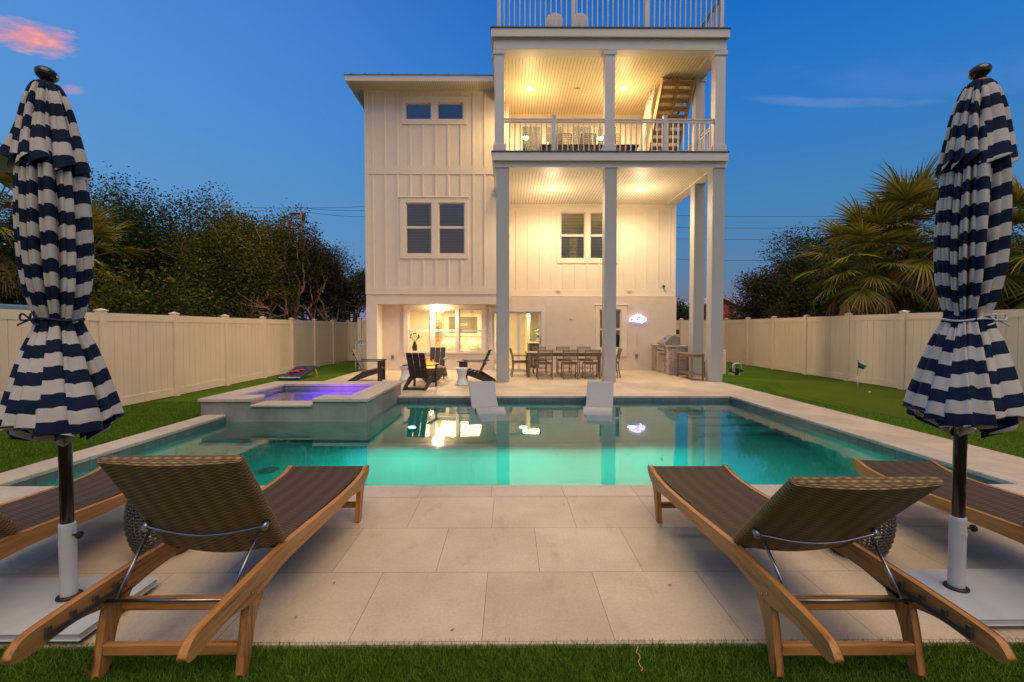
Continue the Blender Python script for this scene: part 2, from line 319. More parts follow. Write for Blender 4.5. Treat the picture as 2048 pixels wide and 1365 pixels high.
# ------------------------------------------------------------------ mesh builders
class MB:
    def __init__(s): s.v = []; s.f = []; s.uv = []; s.mi = []; s.sm = []
    def add(s, vs, fs, uvs=None, mi=0, smooth=False):
        o = len(s.v); s.v += [tuple(p) for p in vs]
        for k, f in enumerate(fs):
            s.f.append(tuple(i+o for i in f)); s.mi.append(mi); s.sm.append(smooth)
            s.uv.append(uvs[k] if uvs else [(0, 0)]*len(f))
        return s
    def box(s, x0, x1, y0, y1, z0, z1, mi=0):
        x0, x1 = min(x0, x1), max(x0, x1); y0, y1 = min(y0, y1), max(y0, y1); z0, z1 = min(z0, z1), max(z0, z1)
        v = [(x, y, z) for z in (z0, z1) for y in (y0, y1) for x in (x0, x1)]
        return s.add(v, [(0, 2, 3, 1), (4, 5, 7, 6), (0, 1, 5, 4), (2, 6, 7, 3), (0, 4, 6, 2), (1, 3, 7, 5)], mi=mi)
    def obox(s, p0, p1, w, h, up=(0, 0, 1), mi=0, w1=None, h1=None):
        "bar from p0 to p1, w wide (sideways), h high"
        p0, p1 = Vector(p0), Vector(p1); d = (p1-p0).normalized(); u = Vector(up); a = d.cross(u).normalized(); b = a.cross(d).normalized()
        w1 = w if w1 is None else w1; h1 = h if h1 is None else h1
        v = []
        for p, ww, hh in ((p0, w, h), (p1, w1, h1)):
            for sx, sz in ((-1, -1), (1, -1), (1, 1), (-1, 1)): v.append(p+a*(sx*ww/2)+b*(sz*hh/2))
        return s.add(v, [(3, 2, 1, 0), (4, 5, 6, 7), (0, 1, 5, 4), (1, 2, 6, 5), (2, 3, 7, 6), (3, 0, 4, 7)], mi=mi)
    def tube(s, pts, r, n=10, cap=True, mi=0, smooth=True):
        pts = [Vector(p) for p in pts]; k = len(pts); rs = r if isinstance(r, (list, tuple)) else [r]*k
        vs = []; prev = None
        for i, p in enumerate(pts):
            d = (pts[min(i+1, k-1)]-pts[max(i-1, 0)]).normalized()
            if prev is None:
                a = d.cross(Vector((0, 0, 1)))
                if a.length < .01: a = d.cross(Vector((1, 0, 0)))
            else: a = prev-d*prev.dot(d)
            a.normalize(); prev = a; b = d.cross(a)
            for j in range(n):
                t = 2*PI*j/n; vs.append(p+(a*math.cos(t)+b*math.sin(t))*rs[i])
        fs = [(i*n+j, i*n+(j+1) % n, (i+1)*n+(j+1) % n, (i+1)*n+j) for i in range(k-1) for j in range(n)]
        s.add(vs, fs, mi=mi, smooth=smooth)
        if cap: o = len(s.v)-len(vs); s.add([], []); s.f += [tuple(o+j for j in range(n-1, -1, -1)), tuple(o+(k-1)*n+j for j in range(n))]; s.mi += [mi]*2; s.sm += [False]*2; s.uv += [[(0, 0)]*n]*2
        return s
    def lathe(s, prof, cx=0, cy=0, n=24, mi=0, smooth=True, close=False):
        vs = [(cx+r*math.cos(2*PI*j/n), cy+r*math.sin(2*PI*j/n), z) for r, z in prof for j in range(n)]
        uvs = []; fs = []
        acc = 0
        for i in range(len(prof)-1):
            l = math.hypot(prof[i+1][0]-prof[i][0], prof[i+1][1]-prof[i][1]); rr = .22
            for j in range(n):
                fs.append((i*n+j, i*n+(j+1) % n, (i+1)*n+(j+1) % n, (i+1)*n+j))
                u0, u1 = 2*PI*j/n*rr, 2*PI*(j+1)/n*rr
                uvs.append([(u0, acc), (u1, acc), (u1, acc+l), (u0, acc+l)])
            acc += l
        s.add(vs, fs, uvs, mi=mi, smooth=smooth)
        if close:
            o = len(s.v)-len(vs); k = len(prof)
            s.f += [tuple(o+j for j in range(n-1, -1, -1)), tuple(o+(k-1)*n+j for j in range(n))]; s.mi += [mi]*2; s.sm += [False]*2; s.uv += [[(0, 0)]*n]*2
        return s
    def prism(s, poly, x0, x1, axis='X', mi=0):
        "polygon (a,b) extruded along an axis; X: (y,z) pairs, Y: (x,z) pairs, Z: (x,y) pairs"
        def P(a, b, c): return {'X': (c, a, b), 'Y': (a, c, b), 'Z': (a, b, c)}[axis]
        n = len(poly); vs = [P(a, b, x0) for a, b in poly]+[P(a, b, x1) for a, b in poly]
        return s.add(vs, [tuple(range(n)), tuple(range(2*n-1, n-1, -1))]+[(i, (i+1) % n, n+(i+1) % n, n+i) for i in range(n)], mi=mi)
    def sphere(s, c, r, nu=16, nv=10, sc=(1, 1, 1), mi=0, rot=None):
        c = Vector(c); vs = []
        for i in range(nv+1):
            a = PI*i/nv
            for j in range(nu):
                b = 2*PI*j/nu; v = Vector((math.sin(a)*math.cos(b)*sc[0], math.sin(a)*math.sin(b)*sc[1], math.cos(a)*sc[2]))*r
                if rot: v = rot @ v
                vs.append(c+v)
        return s.add(vs, [(i*nu+j, (i+1)*nu+j, (i+1)*nu+(j+1) % nu, i*nu+(j+1) % nu) for i in range(nv) for j in range(nu)], mi=mi, smooth=True)
    def build(s, name, m, parent=None, bevel=0, world=True, kind=None, seg=2):
        me = bpy.data.meshes.new(name); off = wloc(parent) if (parent is not None and world) else Vector((0, 0, 0))
        me.from_pydata([tuple(Vector(p)-off) for p in s.v], [], s.f)
        ul = me.uv_layers.new(name='UVMap'); flat = [c for f in s.uv for p in f for c in p]; ul.data.foreach_set('uv', flat)
        for mm in (m if isinstance(m, (list, tuple)) else [m]): me.materials.append(mm)
        me.polygons.foreach_set('material_index', s.mi); me.polygons.foreach_set('use_smooth', s.sm); me.update()
        o = bpy.data.objects.new(name, me); C.objects.link(o); o.parent = parent
        if bevel:
            b = o.modifiers.new('bevel', 'BEVEL'); b.width = bevel; b.segments = seg; b.limit_method = 'ANGLE'; b.angle_limit = R(40); b.harden_normals = False
        if kind: o['kind'] = kind
        return o
def mesh_np(name, V, Fq, m, parent=None, smooth=False, k=4):
    "fast mesh from numpy arrays of vertices and k-sided faces"
    me = bpy.data.meshes.new(name); nf = len(Fq)
    me.vertices.add(len(V)); me.vertices.foreach_set('co', np.asarray(V, dtype=np.float32).ravel())
    me.loops.add(nf*k); me.loops.foreach_set('vertex_index', np.asarray(Fq, dtype=np.int32).ravel())
    me.polygons.add(nf); me.polygons.foreach_set('loop_start', np.arange(0, nf*k, k, dtype=np.int32)); me.polygons.foreach_set('loop_total', np.full(nf, k, dtype=np.int32))
    if smooth: me.polygons.foreach_set('use_smooth', np.ones(nf, dtype=bool))
    me.materials.append(m); me.update(calc_edges=True); me.validate()
    o = bpy.data.objects.new(name, me); C.objects.link(o); o.parent = parent; return o
def tag(o, label, cat, group=None):
    o['label'] = label; o['category'] = cat
    if group: o['group'] = group
    return o
def thing(name, label, cat, loc=(0, 0, 0), rz=0, group=None):
    o = bpy.data.objects.new(name, None); C.objects.link(o); o.location = loc; o.rotation_euler = (0, 0, rz); o.empty_display_size = .2
    return tag(o, label, cat, group)
def dup(root, loc, rz, label, group=None):
    def cp(o, par):
        c = o.copy(); C.objects.link(c); c.parent = par
        for ch in [x for x in bpy.data.objects if x.parent == o and x is not c]: cp(ch, c)
        return c
    r = cp(root, None); r.location = loc; r.rotation_euler = (0, 0, rz); r['label'] = label
    if group: r['group'] = group
    return r
def struct(name, mb, m, bevel=0): return mb.build(name, m, None, bevel=bevel, kind='structure')
LB = dict(world=False)

# ------------------------------------------------------------------ ground, lawn, patio, pool
PX0, PX1, PY0, PY1 = -4.9, 4.9, 4.31, 10.02      # pool opening
WL = -.125                                        # water level
HX0, HX1 = -5.27, 5.95                            # paved strip
b = MB()
for x0, x1, y0, y1 in ((-700, -12, -80, 900), (14, 700, -80, 900), (-12, 14, 24, 900), (-12, 14, -80, -6)):
    b.add([(x0, y0, -.08), (x1, y0, -.08), (x1, y1, -.08), (x0, y1, -.08)], [(0, 1, 2, 3)])
struct('ground', b, M['soil'])
b = MB()
b.box(-12, HX0, 2.12, 24, -.12, -.045); b.box(-12, 14, -6, 2.12, -.12, -.02); b.box(HX0, HX1, 17.5, 24, -.12, -.04)
b.box(HX1, 14, 2.12, 24, -.12, .004)
struct('lawn', b, M['lawn'])
b = MB(); pts = [(8.9+2.6*math.cos(t)*(1+.12*math.sin(2*t)), 9.6+3.6*math.sin(t)*(1+.08*math.cos(3*t))) for t in [2*PI*k/64 for k in range(64)]]
pts = [(min(max(x, 6.5), 9.5), y) for x, y in pts]
b.prism(pts, .005, .009, 'Z'); struct('putting_green', b, M['green'])
b = MB()
b.box(HX0, HX1, 2.12, PY0-.3, -.1, 0); b.box(PX1+.30, HX1, PY0-.3, PY1+.33, -.1, 0); b.box(HX0, HX1, PY1+.33, 17.5, -.1, 0)
b.box(HX0, PX0-.33, PY0-.3, PY1+.33, -.1, 0)
struct('patio', b, M['patio'])
b = MB()
b.box(PX0-.33, PX1+.30, PY0-.298, PY0, -.05, .004); b.box(PX0-.33, PX1+.30, PY1, PY1+.328, -.05, .004)
b.box(PX1, PX1+.298, PY0, PY1, -.05, .004); b.box(PX0-.328, PX0, PY0, PY1, -.05, .004)
struct('pool_coping', b, M['coping'], bevel=.012)
# basin: floor, walls (inward), sun shelf, steps
ZF = -1.65; SY = 8.0; SX0, SX1 = -2.46, 3.35; ZS = -.42
b = MB()
def quad(b, *p): b.add(p, [tuple(range(len(p)))])
quad(b, (PX0, PY0, ZF), (PX1, PY0, ZF), (PX1, PY1, ZF), (PX0, PY1, ZF))
for (x0, y0, x1, y1) in ((PX0, PY1, PX1, PY1), (PX1, PY1, PX1, PY0), (PX1, PY0, PX0, PY0), (PX0, PY0, PX0, PY1)):
    quad(b, (x0, y0, ZF), (x1, y1, ZF), (x1, y1, -.30), (x0, y0, -.30))
b.box(SX0, SX1, SY, PY1-.001, ZF+.001, ZS)
for k in range(4):
    b.box(SX1+.001+.38*k*0, PX1-.001, SY+.25+.42*(k)-.0, PY1-.002, ZF+.002, ZF+.25*(k+1)+.05) if k < 4 else None
b.box(PX0+.001, PX0+.35, PY0+.4, 7.8, ZF+.001, ZF+.25)
struct('pool_basin', b, M['plaster'])
b = MB()
b.box(PX0-.02, PX1+.02, PY1, PY1+.03, -.30, -.05); b.box(PX0-.02, PX1+.02, PY0-.03, PY0, -.30, -.05)
b.box(PX1, PX1+.03, PY0, PY1, -.30, -.05); b.box(PX0-.03, PX0, PY0, PY1, -.30, -.05)
struct('waterline_tiles', b, M['waterline'])
b = MB(); nx, ny = 2, 2
quad(b, (PX0, PY0, WL), (PX1, PY0, WL), (PX1, PY1, WL), (PX0, PY1, WL))
struct('pool_water', b, M['water'])
dr = MB(); dr.tube([(-3.49, 6.6, ZF+.001), (-3.49, 6.6, ZF+.03)], .13, 24); dr.tube([(-3.49, 6.6, ZF+.031), (-3.49, 6.6, ZF+.04)], .08, 20); tag(dr.build('floor_drain', mat('drain_cover', (.02, .14, .13), .6)), 'round dark drain cover on the floor of the pool, left half', 'drain')
# three aqua lights on the face of the sun shelf
AQ = (.002, 1, .66)
for k, (x, lab) in enumerate(((-1.70, 'round underwater light glowing aqua on the pool shelf, nearest the raised spa'), (.24, 'round underwater light glowing aqua on the pool shelf, middle one between the two in-pool loungers'), (2.15, 'round underwater light glowing aqua on the pool shelf, farthest right by the steps'))):
    t = thing('pool_light', lab, 'pool light', (x, SY-.001, -.60), group='underwater lights in the pool')
    m = MB(); m.tube([(x, SY-.002, -.60), (x, SY-.045, -.60)], .085, 20); m.build('housing', M['whitem'], t)
    m = MB(); m.tube([(x, SY-.046, -.60), (x, SY-.052, -.60)], .055, 20); m.build('lens', M['aqua'], t)
    lamp('beam', 'AREA', (x, SY-.06, -.60), 74, AQ, rot=(-PI/2, 0, 0), parent=t, shape='DISK', size=.11, spread=R(165))
# light on the near wall, hidden below the coping, that the far water shows
# ------------------------------------------------------------------ raised spa
SPX0, SPX1, SPY0, SPY1, SPZ = -5.33, -2.47, 7.87, 10.40, .285
ix0, ix1, iy0, iy1 = -4.93, -2.88, 8.32, 9.98
spa = thing('hot_tub', 'raised square stone spa with violet lit water at the left end of the pool', 'hot tub', (-3.9, 9.1, 0))
nx0, nx1 = -4.46, -3.40
b = MB(); zt = SPZ-.055
b.box(SPX0, ix0-.0, SPY0, SPY1, -1.4, zt); b.box(ix1, SPX1, SPY0, SPY1, -1.4, zt); b.box(ix0, ix1, iy1, SPY1, -1.4, zt)
b.box(ix0, nx0, SPY0, iy0, -1.4, zt); b.box(nx1, ix1, SPY0, iy0, -1.4, zt); b.box(nx0, nx1, SPY0, iy0, -1.4, zt-.09)
b.build('wall', M['spastone'], spa)
b = MB(); o = .035
b.box(SPX0-o, ix0+.015, SPY0-o, SPY1+o, zt, SPZ); b.box(ix1-.015, SPX1+o, SPY0-o, SPY1+o, zt, SPZ)
b.box(ix0+.015, ix1-.015, iy1-.015, SPY1+o, zt, SPZ); b.box(ix0+.015, nx0, SPY0-o, iy0+.015, zt, SPZ); b.box(nx1, ix1-.015, SPY0-o, iy0+.015, zt, SPZ)
b.build('coping', M['coping'], spa, bevel=.008)
b = MB(); b.box(nx0, nx1, SPY0-o-.01, iy0+.015, zt-.088, zt-.055); b.build('spillway', M['coping'], spa, bevel=.008)
b = MB()
e = .003; zb = -.75
quad(b, (ix0, iy0, zb), (ix1, iy0, zb), (ix1, iy1, zb), (ix0, iy1, zb))
for (x0, y0, x1, y1) in ((ix0+e, iy1-e, ix1-e, iy1-e), (ix1-e, iy1-e, ix1-e, iy0+e), (ix1-e, iy0+e, ix0+e, iy0+e), (ix0+e, iy0+e, ix0+e, iy1-e)):
    quad(b, (x0, y0, zb), (x1, y1, zb), (x1, y1, zt-.092), (x0, y0, zt-.092))
b.box(ix0+.01, ix1-.01, iy1-.45, iy1-.01, zb, -.30); b.box(ix0+.01, ix0+.45, iy0+.01, iy1-.46, zb, -.30)
b.build('basin', M['spaplaster'], spa)
b = MB(); quad(b, (ix0+.004, iy0+.004, zt-.058), (ix1-.004, iy0+.004, zt-.058), (ix1-.004, iy1-.004, zt-.058), (ix0+.004, iy1-.004, zt-.058)); struct('spa_water', b, M['spawater'])
VI = (.36, .10, 1)
lamp('spa_beam', 'AREA', (-3.55, iy0+.03, -.12), 170, VI, rot=(PI/2-.55, 0, 0), parent=spa, shape='DISK', size=.16, spread=R(100))
lamp('spa_beam', 'SPOT', (-3.9, 9.2, .10), 90, (.26, .05, 1), parent=spa, shadow_soft_size=.15, spot_size=R(165), spot_blend=.5)
# lit sheet of falling water just below the lip
# ------------------------------------------------------------------ fences
def fence_run(fr, p0, p1, zb, zt, n, posts=None, first=True, last=True):
    "n panels from p0 to p1 (x,y); posts at panel ends"
    p0, p1 = Vector((p0[0], p0[1], 0)), Vector((p1[0], p1[1], 0)); d = (p1-p0)/n; L_ = d.length; u = d.normalized(); nn = Vector((-u.y, u.x, 0))
    def P(a, s, z): q = p0+u*a+nn*s; return (q.x, q.y, z)
    def bx(m, a0, a1, s0, s1, z0, z1):
        v = [P(a, s, z) for z in (z0, z1) for s in (s0, s1) for a in (a0, a1)]
        m.add(v, [(0, 2, 3, 1), (4, 5, 7, 6), (0, 1, 5, 4), (2, 6, 7, 3), (0, 4, 6, 2), (1, 3, 7, 5)])
    for k in range(n+1):
        if (k == 0 and not first) or (k == n and not last): continue
        m = MB(); a = k*L_
        bx(m, a-.064, a+.064, -.064, .064, zb-.05, zt+.02); bx(m, a-.078, a+.078, -.078, .078, zt+.02, zt+.04)
        v = [P(a+sx*.078, sy*.078, zt+.04) for sx, sy in ((-1, -1), (1, -1), (1, 1), (-1, 1))]+[P(a, 0, zt+.075)]
        m.add(v, [(0, 1, 4), (1, 2, 4), (2, 3, 4), (3, 0, 4)])
        m.build('post', M['vinyl'], fr, bevel=.004)
    for k in range(n):
        m = MB(); a0, a1 = k*L_+.066, (k+1)*L_-.066
        bx(m, a0, a1, -.025, .025, zb+.02, zb+.19); bx(m, a0, a1, -.025, .025, zt-.16, zt-.01)
        nb = max(3, round((a1-a0)/.2)); w = (a1-a0)/nb
        bx(m, a0, a1, -.004, .004, zb+.19, zt-.16)
        for j in range(nb):
            g = .004
            bx(m, a0+j*w+g, a0+(j+1)*w-g, -.012, .012, zb+.19, zt-.16)
        m.build('panel', M['vinyl'], fr)
LFX, RFX = -7.62, 9.62
fl = thing('vinyl_fence', 'tan vinyl privacy fence along the left lawn in front of the dark evergreen trees', 'fence', (LFX, 10.4, 0))
fence_run(fl, (LFX, 10.42-1.86*3), (LFX, 10.42+1.86*6), -.05, 1.80, 9)
fence_run(fl, (LFX, 21.58), (LFX+1.9, 21.58), -.05, 1.80, 1, first=False)
fr_ = thing('vinyl_fence', 'tan vinyl privacy fence along the putting green in front of the palm trees', 'fence', (RFX, 11, 0))
fence_run(fr_, (RFX, 11.03-1.81*3), (RFX, 11.03+1.81*5), 0, 1.87, 8)
fence_run(fr_, (RFX, 20.08), (RFX-4.0, 20.08), 0, 1.87, 2, first=False)
fg = thing('side_gate', 'short run of pale vinyl fence closing the gap beside the left corner of the house', 'gate', (-5.6, 17.2, 0))
fence_run(fg, (-5.62, 17.2), (-4.98, 17.2), -.05, 1.84, 1, last=False)

# ------------------------------------------------------------------ the house
YL, YW2, YP = 15.6, 16.2, 16.4   # front-left face, lower wall, porch wall above
YB = 24
H = thing('beach_house', 'three storey white board and batten beach house with stacked porches behind the pool', 'house', (.4, 16.2, 0))
XL = UX(731, YL, 460); XR = UX(1351, YP, 500)
ZB1 = UZ(589.5, YL); ZB0 = UZ(575.4, YL); ZM1, ZM0 = UZ(350, YL), UZ(335, YL); ZT = UZ(179, YL, 850); ZREC = UZ(609, YL)
def holes_wall(m, x0, x1, z0, z1, y0, y1, holes, mi=0):
    xs = sorted({x0, x1, *[h for q in holes for h in q[:2]]}); zs = sorted({z0, z1, *[h for q in holes for h in q[2:]]})
    for a, c in zip(xs, xs[1:]):
        run = None
        for e_, g in zip(zs, zs[1:]):
            inside = any(q[0] <= (a+c)/2 <= q[1] and q[2] <= (e_+g)/2 <= q[3] for q in holes)
            if not inside: run = (run[0] if run else e_, g)
            if inside and run: m.box(a, c, y0, y1, run[0], run[1], mi); run = None
        if run: m.box(a, c, y0, y1, run[0], run[1], mi)
def rect(px0, px1, py0, py1, Y):
    x0, z1 = XZ(px0, py0, Y); x1, z0 = XZ(px1, py1, Y); return (x0, x1, z0, z1)
def window(px_panes, py, Y, cas, lowmid=None, blind=None, blind_part=None, lab=None, back=None, glass='glass', rail=None):
    "px_panes: list of (x0,x1) glass extents in a row, py=(top,bottom), cas=(x0,x1,y0,y1) casing; lowmid=(y0,y1) meeting rail"
    hs = []
    c = rect(*cas, Y)
    cm = MB(); th = .035
    for q in px_panes: hs.append(rect(q[0], q[1], py[0], py[1], Y))
    hs = [(a-.03, b_+.03, c_-.03, d_+.03) for a, b_, c_, d_ in hs]
    holes_wall(cm, c[0], c[1], c[2], c[3], Y-th, Y+.001, hs)
    cm.box(c[0]-.03, c[1]+.03, Y-th-.02, Y+.001, c[3], c[3]+.03)
    w = cm.build('window', M['siding'], H, bevel=.004)
    for (a, b_, c_, d_) in hs:
        f = MB(); t_ = .035
        yy = Y+.02
        f.box(a, a+t_, yy, yy+.05, c_, d_); f.box(b_-t_, b_, yy, yy+.05, c_, d_); f.box(a+t_, b_-t_, yy, yy+.05, c_, c_+t_); f.box(a+t_, b_-t_, yy, yy+.05, d_-t_, d_)
        if lowmid:
            z1 = UZ(lowmid[0], Y); z0 = UZ(lowmid[1], Y); f.box(a+t_, b_-t_, yy-.01, yy+.04, z0, z1)
        f.build('frame', M['trim'], w, bevel=.003)
        f = MB(); f.box(a+t_, b_-t_, yy+.022, yy+.026, c_+t_, d_-t_); f.build('pane', M[glass], w)
        if blind:
            f = MB(); z = d_-t_; yb = yy+.10; zlo = c_+t_ if blind_part is None else UZ(blind_part, Y)
            while z > zlo:
                f.add([(a, yb, z), (b_, yb, z), (b_, yb+.035, z-.03), (a, yb+.035, z-.03)], [(0, 1, 2, 3)]); z -= .052
            f.build('blind', M[blind], w)
    return [(a, b_, c_, d_) for a, b_, c_, d_ in hs]
# ---- openings
wins = {}
wu = window([(812, 861), (876, 925)], (208, 238), YL, (804, 934, 196, 250))
wm = window([(813, 862), (878.5, 928)], (408, 507), YL, (800, 937, 396, 518), lowmid=(453, 458), blind='blind')
wp = window([(1122.8, 1168), (1182, 1227)], (427, 516.5), YP, (1114, 1236, 415, 527.5), lowmid=(469, 473.5), blind='blind_warm')
YR = YW2
wt = window([(818.3, 859.3), (869.6, 910.8), (920, 962.8)], (620.6, 702.5), YR, (807, 973, 612, 707.5), lowmid=(660, 663.5))
wd = window([(1200.5, 1240)], (621, 695), YR, (1191, 1253, 611, 713), lowmid=(657, 661))
# ---- walls
m = MB(); m.v = []
holes_wall(m, XL, -.015, ZREC, ZT, YL, YL+.16, wu+wm)
m.box(XL, XL+.14, YL+.16, YB, 0, ZT)                                # left side wall
m.box(-.175, -.015, YL+.16, YP+.3, ZREC+.001, ZT)                           # return wall beside the porch
m.box(XL, UX(754, YL), YL+.001, YR, 0, ZREC)                        # left pillar of recess
m.box(XL+.1, -.02, YL+.16, YR+.1, ZREC+.02, ZREC+.10)
lap = .02
m.box(XL-.005, -.01, YL-lap-.01, YL, ZB1-.0, ZB0)                   # lower band
m.box(XL-.005, -.01, YL-lap, YL, ZM1, ZM0)                          # mid band
m.box(XL-.005, -.01, YL-lap, YL, ZT-.12, ZT)
m.box(XL-.006, XL+.11, YL-lap-.002, YL, ZB0, ZT); m.box(-.10, -.008, YL-lap-.002, YL, ZB0, ZT)
bx_ = [UX(p, YL, 300) for p in (745, 769.7, 795, 820.6, 845.5, 871, 896.5, 922, 946.5, 969)]
cu = rect(804, 934, 196, 250, YL); cl_ = rect(800, 937, 396, 518, YL)
for x in bx_:
    for z0, z1, cs in ((ZM0, ZT-.12, cu), (ZB0, ZM1, cl_)):
        segs = [(z0, z1)] if not (cs[0]-.03 < x < cs[1]+.03) else [(z0, cs[2]), (cs[3]+.03, z1)]
        for s0, s1 in segs: m.box(x-.028, x+.028, YL-.022, YL, s0, s1)
m.build('front_wall', M['siding'], H, bevel=.003)
m = MB()
door = rect(1019-34, 1082, 624, 741, YR); door = (door[0], door[1], .03, door[3])
holes_wall(m, XL+.14, XR-.02, 0, UZ(594, YR), YR, YR+.16, wt+wd+[door])
m.build('lower_wall', M['stucco'], H)
m = MB()
Z1a, Z1b = UZ(593.5, YP), UZ(580, YP); ZC1 = UZ(408, YP)
holes_wall(m, -.015, XR, Z1a-.2, ZC1+.3, YP, YP+.16, wp)
m.box(-.015, XR+.01, YP-.03, YP, Z1a, Z1b); m.box(-.015, XR+.01, YP-.02, YP, ZC1-.18, ZC1)
m.box(XR-.11, XR+.008, YP-.022, YP, Z1b, ZC1-.18)
cp_ = rect(1114, 1236, 415, 527.5, YP)
k = 1032.8
while k < 1345:
    x = UX(k, YP, 500); segs = [(Z1b, ZC1-.18)] if not (cp_[0]-.03 < x < cp_[1]+.03) else [(Z1b, cp_[2])]
    for s0, s1 in segs: m.box(x-.028, x+.028, YP-.02, YP, s0, s1)
    k += 23.6
m.build('porch_wall', M['siding'], H, bevel=.003)
m = MB(); m.box(XR-.14, XR, YP+.16, YB, 0, UZ(229, YP)); m.box(XL, XR, YB, YB+.15, 0, ZT); m.build('side_wall', M['siding'], H)
# storey slabs and inner partitions
m = MB()
ZD1 = UZ(303, 12.5); ZC2 = UZ(228, YP); ZD2 = UZ(55, 12.5)
m.box(XL+.14, XR-.14, YR+.16, YB, ZREC+.03, ZREC+.2); m.box(XL+.14, XR-.14, YL+.17, YB, ZM1-.3, ZM1); m.box(XL+.14, XR-.14, YP+.16, YB, ZC1+.15, ZD1-.02)
m.box(XL+.14, -.18, YL+.17, YB, ZT-.12, ZT-.02); m.box(XL+.2, XR-.2, 19.9, 20.0, .02, ZREC+.02); m.box(.7, .8, YR+1.1, 19.9, .02, ZREC+.02)
m.box(.2, XR-.2, 20.4, 20.5, ZD1, ZC2)
m.box(1.32, 1.40, YR+.17, 19.9, .02, ZREC+.02)
m.build('interior_wall', M['inner'], H)
m = MB(); m.box(XL+.14, XR-.14, YR+.17, YB, -.02, .02); m.build('interior_floor', M['intfloor'], H)
m = MB()   # near-black panels behind the windows, painting the dark of unlit rooms
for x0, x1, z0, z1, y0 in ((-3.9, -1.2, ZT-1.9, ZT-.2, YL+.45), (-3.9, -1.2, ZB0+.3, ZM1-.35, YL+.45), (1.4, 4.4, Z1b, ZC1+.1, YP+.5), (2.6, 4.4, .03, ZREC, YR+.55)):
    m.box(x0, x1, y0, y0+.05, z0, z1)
m.build('dark_panel', M['dark'], H)
# roof over the left wing
m = MB(); ex0 = UX(690, 15.0, 155); ez = UZ(163, 15.0, 850); ez1 = UZ(151, 15.0, 850)
m.box(ex0, -.02, 14.98, 15.02, ez, ez1); m.box(ex0, ex0+.04, 15.02, YB+.6, ez, ez1); m.build('fascia', M['trim'], H)
m = MB(); m.box(ex0+.04, -.03, 15.02, YL+.01, ez+.012, ez+.03); m.box(ex0+.04, XL+.01, YL+.01, YB+.5, ez+.012, ez+.03); m.build('eave_soffit', M['eave'], H)
m = MB(); r0 = [(ex0-.03, 14.95, ez1), (.0, 14.95, ez1), (.0, YB+.7, ez1), (ex0-.03, YB+.7, ez1)]; r1 = [(ex0+2.3, 17.6, ez1+.5), (0, 17.6, ez1+.5), (0, YB-2, ez1+.5), (ex0+2.3, YB-2, ez1+.5)]
m.add(r0+r1, [(0, 1, 5, 4), (1, 2, 6, 5), (2, 3, 7, 6), (3, 0, 4, 7), (4, 5, 6, 7), (3, 2, 1, 0)])
for k in range(12):
    x = ex0+.2+k*.45; t_ = min(1, (x-ex0)/2.3); m.obox((x, 14.95, ez1+.02), (x+.0, 14.95+2.65*t_, ez1+.02+.5*t_), .03, .05)
m.build('roof', M['roof'], H)
# ---- porches
YF = 12.5; YC = 12.62
X0d, X1d = UX(985, YF, 310), UX(1457, YF, 310)
def deck(py_top, py_f, py_b, x0a, x1a, x0b, x1b, ceilmat, pyc, name):
    zt_, zf, zb_ = UZ(py_top, YF), UZ(py_f, YF), UZ(py_b, YC)
    d = MB(); d.box(x0a-.02, x1a+.02, YF-.02, YP-.04, zt_-.02, zt_+.01); d.build('deck_edge', M['membrane'], H)
    d = MB(); d.box(x0a, x1a, YF, YF+.05, zf, zt_-.021); d.box(x1a-.05, x1a, YF+.05, YP-.03, zf, zt_-.021); d.box(x0a, x0a+.05, YF+.05, YL-.03, zf, zt_-.021)
    d.box(x0a+.05, x1a-.05, YF+.05, YP-.03, zf+.1, zt_-.022); d.build('deck_fascia', M['trim'], H, bevel=.004)
    d = MB(); yb = YC-.03
    d.box(x0b, x1b, yb, yb+.36, zb_, zf+.099); d.box(x1b-.36, x1b-.001, yb+.361, YP-.032, zb_+.001, zf+.098); d.box(x0b+.001, x0b+.30, yb+.361, YL-.035, zb_+.001, zf+.098); d.build('beam', M['trim'], H, bevel=.004)
    d = MB(); d.box(x0b+.301, x1b-.361, yb+.361, YP-.002, zb_+.02, zb_+.05); d.build('porch_ceiling', M[ceilmat], H)
    return zt_, zb_
zd1, zc1 = deck(303, 321, 335.5, UX(984, YF, 310), UX(1457, YF, 310), UX(987, YC, 330), UX(1453, YC, 330), 'ceil', 408, 'lower')
zd2, zc2 = deck(55, 73, 100.5, UX(982, YF, 60), UX(1460.5, YF, 60), UX(987, YC, 90), UX(1452, YC, 90), 'ceilup', 228, 'upper')
def column(px0, px1, z0, z1, Y, py, cap=True, dy=None, capz=None):
    x0, x1 = UX(px0, Y, py), UX(px1, Y, py); w = x1-x0; dy = dy or w
    c = MB(); c.box(x0, x1, Y, Y+dy, z0, z1)
    if cap: c.box(x0-.04, x1+.04, Y-.025, Y+dy+.025, z1-.12, z1); c.box(x0-.04, x1+.04, Y-.025, Y+dy+.025, z0, z0+.22)
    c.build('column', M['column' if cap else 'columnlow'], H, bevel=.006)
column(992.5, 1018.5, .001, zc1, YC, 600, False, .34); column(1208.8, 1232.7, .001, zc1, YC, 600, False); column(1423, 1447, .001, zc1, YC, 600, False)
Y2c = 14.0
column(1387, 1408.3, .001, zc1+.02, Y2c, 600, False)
column(989, 1008.5, zd1+.01, zc2, YC, 200); column(1210, 1230, zd1+.01, zc2, YC, 200); column(1431, 1451, zd1+.01, zc2, YC, 200)
column(1391, 1409, zd1+.01, zc2+.02, Y2c, 240)
